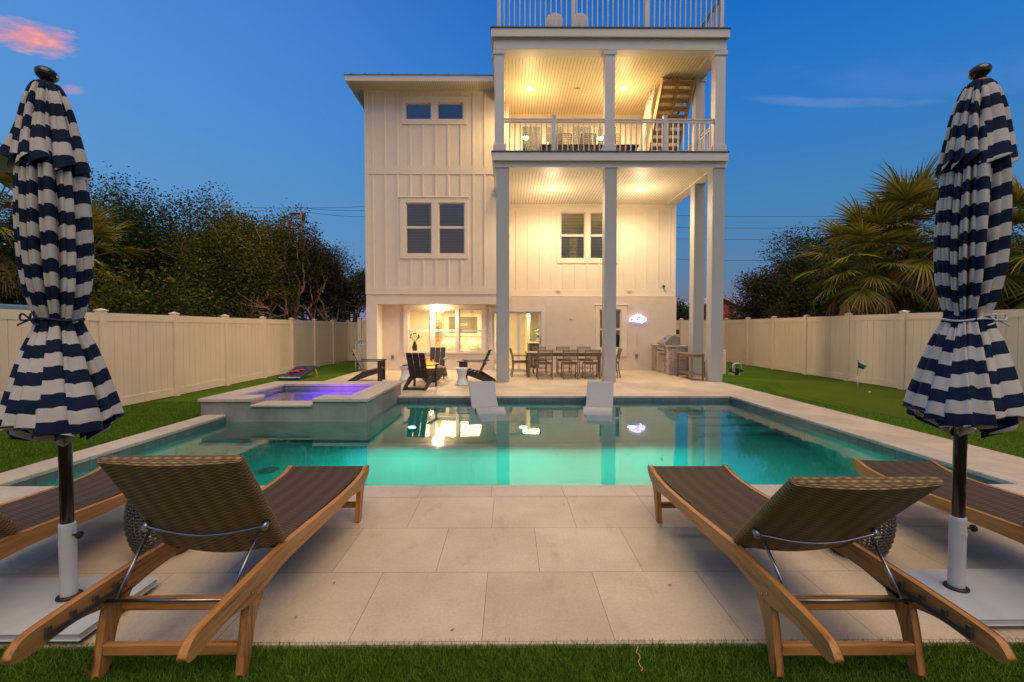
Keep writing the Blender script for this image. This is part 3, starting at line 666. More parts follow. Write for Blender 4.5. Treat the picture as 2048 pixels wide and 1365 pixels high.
# upper porch back wall with lit glass doors
m = MB(); gl = [rect(a, b_, 249, 305, YP) for a, b_ in ((1042, 1084), (1090, 1129), (1145, 1187), (1193, 1236))]; gl = [(a, b_, zd1+.15, d_) for a, b_, c_, d_ in gl]
holes_wall(m, -.015, XR, zd1-.1, zc2+.05, YP, YP+.14, gl); m.build('upper_porch_wall', M['siding'], H)
for a, b_, c_, d_ in gl:
    f = MB(); t_ = .05; f.box(a, a+t_, YP+.01, YP+.07, c_, d_); f.box(b_-t_, b_, YP+.01, YP+.07, c_, d_); f.box(a+t_, b_-t_, YP+.01, YP+.07, d_-t_, d_); f.box(a+t_, b_-t_, YP+.01, YP+.07, c_, c_+.15)
    dr = f.build('glass_door', M['trim'], H, bevel=.003); f = MB(); f.box(a+t_, b_-t_, YP+.035, YP+.04, c_+.15, d_-t_); f.build('pane', M['glass'], dr)
# sliding door, ground floor
x0, x1, z0, z1 = door
f = MB(); Y = YR
f.box(x0-.12, x1+.14, Y-.03, Y+.002, z1+.0, z1+.16); f.box(x1, x1+.14, Y-.03, Y+.002, 0.001, z1); f.box(x0-.12, x0, Y-.03, Y+.002, .001, z1)
f.box(x0, x1, Y+.02, Y+.12, z1-.06, z1)
for a in (x0, UX(1034.8, Y), x1-.06): f.box(a, a+.07 if a != UX(1034.8, Y) else a+.11, Y+.03, Y+.11, .03, z1-.06)
f.box(x0, x1, Y+.03, Y+.11, .001, .06)
sd_ = f.build('sliding_door', M['trim'], H, bevel=.003)
f = MB(); f.box(x0+.07, UX(1034.8, Y), Y+.06, Y+.065, .06, z1-.06); f.box(UX(1034.8, Y)+.11, x1-.06, Y+.06, Y+.065, .06, z1-.06); f.build('pane', M['glass'], sd_)
f = MB(); f.obox((UX(1081, Y), Y-.01, .95), (UX(1081, Y), Y-.01, 1.2), .02, .03, up=(0, 1, 0)); f.build('handle', M['steel'], sd_)
# railings
def railing(p0, p1, z0, z1, posts, pitch=.14, axis='X', bw=.032):
    r = MB(); a = Vector(p0); c = Vector(p1); L_ = (c-a).length; u = (c-a)/L_
    def pt(s, z): q = a+u*s; return (q.x, q.y, z)
    r.obox(pt(0, z1-.02), pt(L_, z1-.02), .07, .035); r.obox(pt(0, z1-.09), pt(L_, z1-.09), .04, .04); r.obox(pt(0, z0+.07), pt(L_, z0+.07), .04, .05)
    n = int(L_/pitch)
    for k in range(1, n): r.box(*(lambda q: (q[0]-bw/2, q[0]+bw/2, q[1]-bw/2, q[1]+bw/2))(pt(L_*k/n, 0)), z0+.095, z1-.11)
    ro = r.build('railing', M['column'], H)
    for s in posts:
        q = pt(s*L_, 0); n_ = MB(); n_.box(q[0]-.05, q[0]+.05, q[1]-.05, q[1]+.05, z0, z1+.06); n_.box(q[0]-.06, q[0]+.06, q[1]-.06, q[1]+.06, z1+.06, z1+.08); n_.build('newel', M['column'], ro)
Yr = YC+.12
zr1 = UZ(238, Yr)
railing((UX(1008.5, Yr, 270), Yr, 0), (UX(1210, Yr, 270), Yr, 0), zd1+.01, zr1, [.49])
railing((UX(1230, Yr, 270), Yr, 0), (UX(1431, Yr, 270), Yr, 0), zd1+.01, zr1, [.495])
xs_ = UX(1440, YC, 270)
railing((xs_, YC+.3, 0), (xs_, Y2c, 0), zd1+.01, zr1, []); railing((xs_, Y2c+.3, 0), (xs_, YP, 0), zd1+.01, zr1, [])
zr2 = zd2+1.05
railing((UX(998, Yr, 20), Yr, 0), (UX(1443, Yr, 20), Yr, 0), zd2+.01, zr2, [0, .333, .662, 1.0])
railing((UX(1443, Yr, 20), Yr+.1, 0), (UX(1443, Yr, 20), YP+3, 0), zd2+.01, zr2, [1.0]); railing((UX(998, Yr, 20), Yr+.1, 0), (UX(998, Yr, 20), YP+3, 0), zd2+.01, zr2, [1.0])
m = MB(); m.box(-.0, XR+.2, YP-.03, YB, zd2-.3, zd2-.01); m.build('roof_deck', M['membrane'], H)
# staircase from the upper porch to the roof deck
st = MB(); y0s, z0s, y1s, z1s = 16.25, zd1+.02, 13.95, zc2+.03
sx0, sx1 = UX(1325, 14.0, 153), UX(1388, 14.0, 153); w_ = sx1-sx0
for a in (0, .5, 1): st.obox((sx0+w_*a, y0s, z0s+.05), (sx0+w_*a, y1s, z1s-.05), .05, .26)
nst = 15
for k in range(1, nst):
    t_ = k/nst; y = y0s+(y1s-y0s)*t_; z = z0s+(z1s-z0s)*t_
    st.box(sx0+.026, sx0+w_/2-.026, y-.16, y+.12, z+.04, z+.075); st.box(sx0+w_/2+.026, sx1-.026, y-.16, y+.12, z+.04, z+.075)
so = st.build('staircase', wood('stair_wood', (.42, .27, .13), (.6, .42, .22), 'X'), H)
st = MB()
for k in range(6):
    dz = .2+.15*k; st.obox((sx0-.12, y0s+.1, z0s+.1+dz), (sx0-.12, y1s+.15+dz*1.1, z1s-.12), .03, .045)
for t_ in (.05, .35, .65): st.obox((sx0-.12, y0s+(y1s-y0s)*t_, z0s+(z1s-z0s)*t_-.05), (sx0-.12, y0s+(y1s-y0s)*t_, min(zc2, z0s+(z1s-z0s)*t_+1.1)), .05, .05, up=(0, 1, 0))
st.build('handrail', M['trim'], so)
# soffit lights (each with its lamp and an added unseen fill lamp)
def downlight(x, y, z, power, color, size=.06, vis=.085, drop=.85, m_='bulb'):
    d = MB(); d.tube([(x, y, z), (x, y, z-.018)], vis+.03, 24); o_ = d.build('ceiling_light', M['trim'], H)
    d = MB(); d.tube([(x, y, z-.019), (x, y, z-.03)], vis, 24); d.build('lens', M[m_], o_)
    lamp('ceiling_lamp', 'SPOT', (x, y, z-.06), power, color, parent=H, shadow_soft_size=size, spot_size=R(172), spot_blend=.6)
    lamp('bounce_fill', 'POINT', (x, y, z-drop), power*.22, color, parent=H, shadow_soft_size=.2)  # unseen lamp added below the fixture, standing in for bounced light
WARM, WARM2 = (1, .74, .44), (1, .66, .30)
zl = zc1+.02
for px, py in ((1105, 378), (1282, 378)):
    v = ray(px, py); t_ = (zl-CH)/v.z; downlight(v.x*t_, v.y*t_, zl, 330, WARM, .09)
zl = zc2+.02
for px, py in ((1060, 177), (1247, 177)):
    v = ray(px, py); t_ = (zl-CH)/v.z; downlight(v.x*t_, v.y*t_, zl, 340, WARM2, .09)
v = ray(1155, 178); t_ = (zl-CH)/v.z; d = MB(); d.tube([(v.x*t_, v.y*t_, zl), (v.x*t_, v.y*t_, zl-.04)], .07, 20); d.build('smoke_detector', M['trim'], H, bevel=.01)
downlight(UX(875, 15.95), 15.9, ZREC-.002, 190, WARM, .03, .06, .08)
# interior lights
lamp('room_lamp', 'AREA', (-2.4, 18.0, ZREC-.1), 190, (1, .74, .38), parent=H, size=2.6)
lamp('room_lamp', 'AREA', (1.0, 17.3, ZREC-.1), 95, (1, .74, .38), parent=H, size=.9)
lamp('room_lamp', 'AREA', (2.2, 18.4, zc2-.15), 600, (1, .78, .42), parent=H, size=3)
# small wall fittings
def fitting(px, py, w, h, Y, name='outlet', mt='steel', dp=.03):
    x, z = XZ(px, py, Y); d = MB(); d.box(x-w/2, x+w/2, Y-dp, Y-.001, z-h/2, z+h/2); return d.build(name, M[mt], H, bevel=.006)
fitting(785.5, 714.5, .09, .13, YR, 'outlet', 'steel', .05); fitting(1273, 712, .09, .13, YR, 'outlet', 'steel', .05); fitting(1142.5, 635, .09, .12, YR, 'outlet', 'trim', .03)
fitting(1116, 583, .14, .07, YP-.03, 'step_light', 'stonecap', .03); fitting(1258.5, 583, .14, .07, YP-.03, 'step_light', 'stonecap', .03)
x, z = XZ(1326, 574, YP-.02); d = MB(); d.tube([(x, YP-.02, z), (x, YP-.1, z+.03)], .03, 12); d.sphere((x, YP-.13, z), .045); d.tube([(x, YP-.04, z-.02), (x+.04, YP-.04, z-.15)], .008, 6); d.build('security_camera', M['blackp'], H)
fitting(1030.5, 727, .10, .08, YR, 'outlet', 'trim', .03)
# neon cloud on the porch wall, with its cord
cx_, cz_ = XZ(1275, 637, YR); s_ = YR/F
ne = thing('neon_sign', 'small glowing lavender white cloud shaped neon sign on the patio wall', 'neon sign', (cx_, YR-.05, cz_))
pts = [(1257, 643), (1257.5, 637.5), (1262, 636), (1265, 633), (1270, 632), (1275, 629.8), (1281, 630), (1283.5, 635), (1289, 635.8), (1293, 640), (1291, 643.5), (1286, 644), (1283.5, 647.5), (1280.5, 643.5), (1275, 644.5), (1268, 643.2), (1257, 643)]
P3 = [(cx_+(a-1275)*s_*.88, YR-.06, cz_-(c-637)*s_*.88) for a, c in pts]
d = MB(); sm = []
for i in range(len(P3)-1):
    for k in range(4): sm.append(tuple(Vector(P3[i]).lerp(Vector(P3[i+1]), k/4)))
sm.append(P3[0]); d.tube(sm, .020, 10); d.tube([P3[1], P3[6]], .022, 8); d.tube([P3[3], P3[10]], .022, 8); d.tube([P3[7], P3[13]], .022, 8); d.tube([P3[2], P3[14]], .022, 8); d.tube([P3[5], P3[9]], .022, 8)
d.build('neon_tube', M['neon'], ne)
d = MB(); d.prism([(p[0]*1+(p[0]-cx_)*.05, p[2]+(p[2]-cz_)*.05) for p in P3[:-1]], YR-.03, YR-.02, 'Y'); d.build('backing', M['glass'], ne)
d = MB(); d.tube([(cx_-.02, YR-.008, cz_-.12), (cx_-.01, YR-.008, .85)], .005, 6); d.build('cord', M['trim'], ne)

# ------------------------------------------------------------------ foreground sun loungers
def arc_pts(pts, sub=4):
    "smooth polyline through points (Catmull-Rom)"
    P = [Vector(p) for p in pts]; out = []
    for i in range(len(P)-1):
        p0, p1, p2, p3 = P[max(i-1, 0)], P[i], P[i+1], P[min(i+2, len(P)-1)]
        for k in range(sub):
            t = k/sub; out.append(.5*((2*p1)+(p2-p0)*t+(2*p0-5*p1+4*p2-p3)*t*t+(3*p1-p0-3*p2+p3)*t**3))
    out.append(P[-1]); return out
def make_lounger(label, loc, rz, top_y, top_z, group):
    "local: feet on z=0, rear legs at y=0, foot end at y=1.78"
    t = thing('sun_lounger', label, 'sun lounger', (0, 0, 0), 0, group)
    for s in (-1, 1):
        top = arc_pts([(-.352, .330, 0), (-.335, .355, 0), (-.29, .378, 0), (-.12, .388, 0), (.10, .393, 0), (.40, .390, 0), (.95, .352, 0), (1.35, .333, 0), (1.62, .342, 0), (1.74, .368, 0), (1.785, .375, 0)])
        bot = arc_pts([(1.80, .355, 0), (1.775, .315, 0), (1.68, .262, 0), (1.60, .245, 0), (1.35, .272, 0), (.95, .285, 0), (.40, .312, 0), (.16, .292, 0), (.06, .284, 0), (-.10, .318, 0), (-.25, .311, 0), (-.32, .310, 0), (-.346, .318, 0)])
        poly = [(p.x, p.y) for p in top+bot]
        x0 = s*.323; x1 = s*.289; m = MB(); m.prism(poly, min(x0, x1), max(x0, x1), 'X'); m.build('side_rail', M['teak'], t, bevel=.008, **LB)
        lm = MB(); a = [(.16, .292), (.05, .292), (.025, .20), (-.012, .0), (.022, -.0), (.075, .17), (.10, .218)]
        lm.prism(a, min(s*.322, s*.289), max(s*.322, s*.289), 'X'); lm.build('leg', M['teakz'], t, bevel=.008, **LB)
        lm = MB(); a = [(1.68, .275), (1.585, .275), (1.575, .20), (1.535, .0), (1.575, .0), (1.63, .16), (1.645, .21)]
        lm.prism(a, min(s*.322, s*.289), max(s*.322, s*.289), 'X'); lm.build('leg', M['teakz'], t, bevel=.008, **LB)
    m = MB()
    m.box(-.2885, .2885, .0, .03, .085, .135); m.build('stretcher', M['teakx'], t, bevel=.006, **LB)
    m = MB(); m.box(-.2885, .2885, .10, .135, .222, .275); m.build('crossbar', M['teakx'], t, bevel=.006, **LB)
    m = MB(); m.box(-.2885, .2885, 1.575, 1.605, .10, .145); m.build('stretcher', M['teakx'], t, bevel=.006, **LB)
    # notch strip with teeth on the inside of each rail
    for s in (-1, 1):
        m = MB(); m.box(s*.2865, s*.276, -.24, .12, .325, .348)
        for k in range(4): m.box(s*.2865, s*.274, -.24+.10*k, -.222+.10*k, .348, .372)
        m.build('notch_strip', M['barkdark'], t, **LB)
    # woven seat
    m = MB(); n = 28; y0, y1 = .43, 1.775
    zs = lambda y: .368+(.330-.368)*min(1, (y-.4)/.9)+(.03*max(0, (y-1.5)/.28)**2)+.012
    for i in range(n):
        ya, yb = y0+(y1-y0)*i/n, y0+(y1-y0)*(i+1)/n
        for (xa, xb) in ((-.282, -.094), (-.094, .094), (.094, .282)):
            m.add([(xa, ya, zs(ya)), (xb, ya, zs(ya)), (xb, yb, zs(yb)), (xa, yb, zs(yb))], [(0, 1, 2, 3)], [[(xa, ya), (xb, ya), (xb, yb), (xa, yb)]], smooth=True)
    for i in range(n):
        ya, yb = y0+(y1-y0)*i/n, y0+(y1-y0)*(i+1)/n
        m.add([(-.282, ya, zs(ya)-.03), (.282, ya, zs(ya)-.03), (.282, yb, zs(yb)-.03), (-.282, yb, zs(yb)-.03)], [(3, 2, 1, 0)], [[(-.28, yb), (.28, yb), (.28, ya), (-.28, ya)]])
    m.add([(-.282, y1, zs(y1)), (.282, y1, zs(y1)), (.282, y1, zs(y1)-.03), (-.282, y1, zs(y1)-.03)], [(0, 1, 2, 3)], [[(-.28, 0), (.28, 0), (.28, .03), (-.28, .03)]])
    m.build('seat', M['wick_seat'], t, **LB)
    # woven backrest: a rounded slab with a rolled edge; its underside dips between the side tubes
    hy, hz = .40, .405; d = Vector((0, top_y-hy, top_z-hz)); Lb = d.length; d.normalize(); nrm = Vector((0, -d.z, d.y))  # nrm points up/back
    if nrm.z > 0: nrm = -nrm                       # underside normal
    m = MB(); nu, nv = 20, 24; w = .293; vs = []; uvs_ = []
    sec = []
    th = .022
    for j in range(nu+1):                    # top face
        x = -w+2*w*j/nu; sec.append((x, -th*.8))
    for k in range(1, 5):
        a = PI*k/5; sec.append((w+th*math.sin(a)*.9, -th*math.cos(a)))
    for j in range(nu+1):
        x = w-2*w*j/nu; sec.append((x, th+.018*math.sin(PI*(x+w)/(2*w))))
    for k in range(1, 5):
        a = PI*k/5; sec.append((-w-th*math.sin(a)*.9, th*math.cos(a)))
    ns = len(sec); per = [0]
    for i in range(ns): per.append(per[-1]+math.hypot(sec[(i+1) % ns][0]-sec[i][0], sec[(i+1) % ns][1]-sec[i][1]))
    for i in range(nv+1):
        f = i/nv; base = Vector((0, hy, hz))+d*(Lb*f); sag = 1
        endw = 1.0
        for x, q in sec: vs.append(base+Vector((x*endw, 0, 0))+nrm*q-d*(.05*(1-(x/w)**2)*(1-f)**6 if q > 0 else 0))
    fs = []; us = []
    for i in range(nv):
        for j in range(ns):
            fs.append((i*ns+j, i*ns+(j+1) % ns, (i+1)*ns+(j+1) % ns, (i+1)*ns+j)); v0, v1 = Lb*i/nv, Lb*(i+1)/nv
            us.append([(per[j], v0), (per[j+1], v0), (per[j+1], v1), (per[j], v1)])
    m.add(vs, fs, us, smooth=True)
    # rounded top roll and closed bottom
    o = nv*ns; topring = [vs[o+j] for j in range(ns)]; c0 = Vector((0, hy, hz))+d*(Lb+.018)
    ring = [p*.0+(Vector((p.x*.985, (p.y-c0.y)*.55+c0.y, (p.z-c0.z)*.55+c0.z))) for p in topring]
    m.add(topring+ring, [(j, (j+1) % ns, ns+(j+1) % ns, ns+j) for j in range(ns)]+[tuple(range(ns, 2*ns))], [[(per[j], 0), (per[j+1], 0), (per[j+1], .02), (per[j], .02)] for j in range(ns)]+[[(p.x, p.z) for p in ring]], smooth=True)
    m.add([vs[j] for j in range(ns)], [tuple(range(ns-1, -1, -1))])
    m.build('backrest', M['wick_back'], t, **LB)
    m = MB()
    for s in (-1, 1):
        for yy, zz in ((.10, .30), (.06, .325), (1.61, .285), (1.645, .30)): m.tube([(s*.3245, yy, zz), (s*.3275, yy, zz)], .0055, 8)
    m.build('screw', M['steel'], t, **LB)
    # steel prop: U shaped rod from the notches to the back
    at_ = Vector((0, hy, hz))+d*(Lb*.30)+nrm*.055
    for s in (-1, 1):
        m = MB(); m.tube([(s*.245, .02, .318), (s*.262, at_.y, at_.z)], .0075, 8); m.build('support_rod', M['steel'], t, **LB)
    m = MB(); m.tube([(-.29, .02, .318), (.29, .02, .318)], .008, 8); m.build('support_rod', M['steel'], t, **LB)
    m = MB(); cc = arc_pts([(-.292, at_.y, at_.z+.012), (-.25, at_.y, at_.z+.004), (-.12, at_.y-.012, at_.z-.018), (0, at_.y-.016, at_.z-.026), (.12, at_.y-.012, at_.z-.018), (.25, at_.y, at_.z+.004), (.292, at_.y, at_.z+.012)], 4)
    m.tube(cc, .0075, 8)
    for s in (-1, 1): m.tube([(s*.285, at_.y, at_.z+.01)-nrm*.04 if False else Vector((s*.285, at_.y, at_.z+.01))-nrm*.035, Vector((s*.285, at_.y, at_.z+.01))+nrm*.014], .016, 10)
    m.build('support_rod', M['steel'], t, **LB)
    t.location = loc; t.rotation_euler = (0, 0, rz); return t
GL = 'sun loungers lined up along the near edge of the pool'
lz = 0.0
make_lounger('teak and wicker lounger with raised back, standing just right of the left umbrella', (-1.465, 1.935, lz), R(.4), .032, .935, GL)
make_lounger('teak and wicker lounger with raised back, standing just left of the right umbrella', (1.467, 1.915, lz), R(0), -.075, .875, GL)
make_lounger('teak lounger mostly cut off at the far left edge, seen behind the left umbrella pole', (-2.93, 2.03, 0), R(3.5), -.055, .955, GL)
make_lounger('teak lounger running out at the far right edge, seen behind the right umbrella pole', (3.13, 2.06, 0), R(-5.0), -.075, .875, GL)

# wicker drum stools between the loungers
def wicker_stool(label, x, y):
    t = thing('wicker_stool', label, 'stool', (x, y, 0), group='woven wicker drum stools')
    prof = [(.135, .0), (.165, .05), (.192, .13), (.205, .22), (.203, .30), (.19, .38), (.165, .44), (.14, .465)]
    pr = arc_pts([(a, c, 0) for a, c in prof], 3); m = MB()
    def rad(z):
        for p, q in zip(pr, pr[1:]):
            if p.y <= z <= q.y: return p.x+(q.x-p.x)*(z-p.y)/(q.y-p.y+1e-9)
        return pr[-1].x
    nz = 22
    for i in range(nz+1):
        z = .012+.445*i/nz; rr = rad(z); n = 48
        m.tube([(x+(rr+.004*math.cos(24*a+i*PI))*math.cos(a), y+(rr+.004*math.cos(24*a+i*PI))*math.sin(a), z) for a in [2*PI*k/n for k in range(n+1)]], .0062, 5, cap=False)
    for k in range(40):
        a = 2*PI*k/40; m.tube([(x+p.x*math.cos(a), y+p.x*math.sin(a), p.y) for p in pr[::2]+[pr[-1]]], .0045, 5, cap=False)
    m.build('woven_body', M['wick_stool'], t)
    m = MB(); m.lathe([(.001, .474), (.09, .474), (.13, .470), (.147, .462), (.147, .455), (.001, .455)], x, y, 32); m.build('seat_top', M['wick_stool'], t)
wicker_stool('pale woven drum stool behind the back of the left lounger', -2.32, 3.05)
wicker_stool('pale woven drum stool behind the back of the right lounger', 2.32, 3.0)

# ------------------------------------------------------------------ closed umbrellas
def umbrella(label, x, y, top, hem, lean, seed, ropemat, tier_side, letters, knob_side, basex, profile, tierprof):
    rg = random.Random(seed)
    t = thing('patio_umbrella', label, 'umbrella', (x, y, 0), group='closed navy and white striped umbrellas')
    cxz = lambda z: x+lean*max(0, z-.9)
    # canopy surfaces
    ph = [rg.uniform(0, 2*PI) for _ in range(8)]
    def surface(prof, nv, n_, A0, A1, hemamp, s0, zig=0, flare=None, name='canopy'):
        P = arc_pts([(r_, z, 0) for z, r_ in prof], nv); nu = 220; rows = len(P); V = []; UVr = []
        acc = s0
        for i, p in enumerate(P):
            f = i/(rows-1); z = p.y; rad = p.x
            if i: acc += math.hypot(P[i].y-P[i-1].y, (P[i].x-P[i-1].x)*.6)
            row = []; uvr = []
            for j in range(nu):
                th = 2*PI*j/nu
                wth = th+.22*math.sin(2*th+ph[0])+.10*math.sin(3*th+ph[1]+z*1.1)+.05*math.sin(5*th+ph[2]-z*2)
                c1 = abs(math.sin(n_*wth/2))**(.55+.5*f*f); c2 = abs(math.sin((n_*2+1)*wth/2+ph[3]+z*.6))**.6
                A = A0+(A1-A0)*f
                k = 1-A*(1-c1)-A*(.55-.3*f)*(1-c2)
                rr = rad*k
                sh = (.10+.62*max(0, (f-.55)/.45))*A*.62*math.sin(n_*wth+ph[4])
                lobe = (math.sin(71.3*math.floor(n_*wth/(2*PI)+.0001)+seed)*.026+math.sin(33.1*math.floor((n_*2+1)*wth/(2*PI)+(ph[3]+z*.6)/PI)+seed)*.012)*min(1, f*2.5+.2)
                if flare: a_, amp, zf = flare; rr += amp*max(0, math.cos((th-a_)))**8*max(0, (zf-z)/(zf-prof[-1][0]))**2
                dz = -hemamp*f**6*(c1-.5)*2+hemamp*.8*f**8*math.sin(3*th+ph[5]) if hemamp else 0
                if zig: dz += zig*f**5*(2*abs(((wth*n_/(2*PI)*1.0+.25) % 1)-.5)-.5)
                row.append((cxz(z)+rr*math.cos(th+sh), y+rr*math.sin(th+sh), z+dz)); uvr.append(acc+lobe+.16*(rr-rad*.85)*(1+2.5*f)+(-dz*.9))
            V.append(row); UVr.append(uvr)
        m = MB(); vs = [q for r_ in V for q in r_]; fs = []; us = []
        for i in range(rows-1):
            for j in range(nu):
                j2 = (j+1) % nu; fs.append((i*nu+j, (i+1)*nu+j, (i+1)*nu+j2, i*nu+j2))
                us.append([(0, UVr[i][j]), (0, UVr[i+1][j]), (0, UVr[i+1][j2]), (0, UVr[i][j2])])
        m.add(vs, fs, us, smooth=True); o = m.build(name, [M['canvas'], M['lining'], M['navy']], t)
        sl = o.modifiers.new('cloth', 'SOLIDIFY'); sl.thickness = .004; sl.offset = -1; sl.material_offset = 1; sl.material_offset_rim = 2
        return o
    surface(profile, 7, 12, .34, .66, -.045, -.37)
    surface(tierprof, 6, 10, .26, .34, .0, 0, zig=.07, flare=tier_side, name='vent_canopy')
    # tie cord and bow
    zt_ = 1.545; rt = .101; m = MB()
    m.tube([(cxz(zt_)+rt*math.cos(a), y+rt*.92*math.sin(a), zt_+.006*math.sin(3*a)) for a in [2*PI*k/40 for k in range(41)]], .006, 6, cap=False)
    bx0 = cxz(zt_)+(.06 if ropemat == 'cord' else -.05); by0 = y-rt*.95
    for s in (-1, 1):
        m.tube(arc_pts([(bx0, by0, zt_), (bx0+s*.02, by0-.015, zt_+.028), (bx0+s*.04, by0-.01, zt_+.018), (bx0+s*.025, by0-.02, zt_-.004), (bx0, by0-.005, zt_)], 5), .0045, 6)
        m.tube(arc_pts([(bx0, by0, zt_), (bx0+s*.03, by0-.015, zt_-.02), (bx0+s*.055, by0-.01, zt_-.03)], 4), .0045, 6)
    m.build('tie_cord', M[ropemat], t)
    m = MB(); m.tube([(x, y, .06), (x, y, .9), (cxz(2.78), y, 2.76)], .029, 24); m.build('pole', M['bronze'], t)
    m = MB(); z = top; c = cxz(z)
    m.lathe([(.018, z-.10), (.045, z-.085), (.055, z-.07), (.03, z-.05), (.026, z-.03)], c, y, 20, close=True)
    tilt = Matrix.Rotation(R(18 if lean < 0 else -16), 3, 'Y'); m.sphere((c, y, z-.005), .048, 20, 12, (1, 1, .78), rot=tilt); m.build('finial', M['bronze'], t)
    m = MB(); m.lathe([(.037, .062), (.037, .44), (.036, .458), (.033, .462), (.029, .462)], x, y, 28); m.build('sleeve', M['whitem'], t)
    m = MB(); m.lathe([(.038, .061), (.055, .061), (.055, .070), (.046, .075), (.038, .075)], x, y, 28, close=False); m.build('collar', M['blackp'], t)
    m = MB(); kx = x+knob_side*.037
    m.tube([(kx, y-.01, .40), (kx+.035*knob_side, y-.012, .40)], .006, 8); m.tube([(kx+.03*knob_side, y-.012, .40), (kx+.045*knob_side, y-.013, .40)], .020, 9); m.build('knob', M['blackp'], t, bevel=.003)
    # slab base on castors
    bx0_, bx1_, by0_, by1_ = basex; m = MB(); cz = .11
    m.prism([(bx0_, by0_), (bx1_, by0_), (bx1_, by1_-.0), (bx0_, by1_)], .028, .060, 'Z')
    m.build('base', M['whitem'], t, bevel=.006)
    for cx2, cy2 in ((bx0_+.06, by0_+.05), (bx1_-.06, by0_+.05), (bx0_+.06, by1_-.05), (bx1_-.06, by1_-.05)):
        m = MB(); m.tube([(cx2-.014, cy2, .016), (cx2+.014, cy2, .016)], .0155, 12); m.box(cx2-.02, cx2+.02, cy2-.006, cy2+.006, .018, .0275); m.build('castor', M['blackp'], t)
    # embossed letters on the sleeve
    if letters:
        tc_ = bpy.data.curves.new('lettering', 'FONT'); tc_.body = letters; tc_.size = .05; tc_.extrude = .0012; tc_.align_x = 'CENTER'
        o = bpy.data.objects.new('lettering', tc_); C.objects.link(o)
        dg = bpy.context.evaluated_depsgraph_get(); me = bpy.data.meshes.new_from_object(o.evaluated_get(dg)); bpy.data.objects.remove(o)
        for v in me.vertices:
            a = v.co.x/.037+letters_ang[letters]; rr = .0372+v.co.z; v.co = Vector((rr*math.sin(a), -rr*math.cos(a), v.co.y+.34))
        me.materials.append(M['whitem']); lo = bpy.data.objects.new('lettering', me); C.objects.link(lo); lo.parent = t
    return t
letters_ang = {'TG': .45, 'U': -.75}
prL = [(2.74, .04), (2.66, .075), (2.54, .112), (2.40, .136), (2.22, .148), (2.05, .154), (1.88, .152), (1.72, .138), (1.60, .112), (1.545, .098), (1.49, .112), (1.38, .155), (1.24, .196), (1.10, .232), (1.00, .250), (.955, .254)]
tpL = [(2.775, .02), (2.765, .056), (2.71, .085), (2.62, .112), (2.50, .134), (2.385, .153), (2.33, .163)]
umbrella('closed striped umbrella on the left tied with a navy cord, upper tier flaring out', -2.362, 2.42, 2.825, .95, -.022, 11, 'navy', (R(188), .15, 2.62), 'U', 1, (-2.93, -2.03, 2.12, 2.60), prL, tpL)
umbrella('closed striped umbrella on the right, tied with a pale cord in a bow', 2.482, 2.47, 2.885, .95, .025, 23, 'cord', None, 'TG', 1, (2.31, 3.2, 2.20, 2.66), [(z+.03, r_) for z, r_ in prL], [(z+.05, r_) for z, r_ in tpL])

# ------------------------------------------------------------------ adirondack style chairs round the fire bowl
def adirondack(label, x, y, rz):
    t = thing('fireside_chair', label, 'chair', (0, 0, 0), 0, 'dark slatted chairs round the fire bowl')
    w = .27
    for k in range(3):       # back slats, leaning away from the front (+y is the front)
        m = MB(); x0 = -.235+.16*k; m.obox((x0+.075, -.12, .28), (x0+.075, -.40, .90), .148, .022, up=(0, 1, 0)); m.build('back_slat', M['chairbrown'], t, bevel=.004, **LB)
    m = MB(); m.obox((-.25, -.245, .49), (.25, -.245, .49), .07, .022, up=(0, .4, 1)); m.obox((-.23, -.375, .76), (.23, -.375, .76), .055, .02, up=(0, .4, 1)); m.build('back_rail', M['chairbrown'], t, bevel=.004, **LB)
    for k in range(5):
        m = MB(); f = k/4; y0 = .36-.105*k; z0 = .375-.028*k; m.obox((-.26, y0, z0), (.26, y0, z0), .095, .022, up=(0, .25, 1)); m.build('seat_slat', M['chairbrown'], t, bevel=.004, **LB)
    for s in (-1, 1):
        m = MB(); m.prism([(.42, .37), (.42, .28), (.10, .18), (-.40, .0), (-.52, .0), (-.50, .05), (-.12, .28)], s*.275, s*.25, 'X'); m.build('rear_leg', M['chairbrown'], t, bevel=.004, **LB)
        m = MB(); m.box(s*.302, s*.277, .30, .42, 0, .575); m.build('front_leg', M['chairbrown'], t, bevel=.004, **LB)
        m = MB(); m.obox((s*.30, .46, .588), (s*.30, -.34, .588), .115, .024); m.build('arm', M['chairbrown'], t, bevel=.005, **LB)
    m = MB(); m.obox((-.26, -.46, .04), (.26, -.46, .04), .02, .07); m.build('foot_rail', M['chairbrown'], t, bevel=.004, **LB)
    t.location = (x, y, 0); t.rotation_euler = (0, 0, rz)
    return t
adirondack('dark slatted fireside chair with its back to the pool, nearest the water', -2.22, 11.42, R(-8))
adirondack('dark slatted fireside chair facing the pool from behind the fire bowl', -2.22, 13.85, R(180))
adirondack('dark slatted fireside chair seen from the side, left of the fire bowl and facing right', -4.0, 12.95, R(-84))
adirondack('dark slatted fireside chair seen from the side, right of the fire bowl and facing left', -.92, 12.7, R(84))
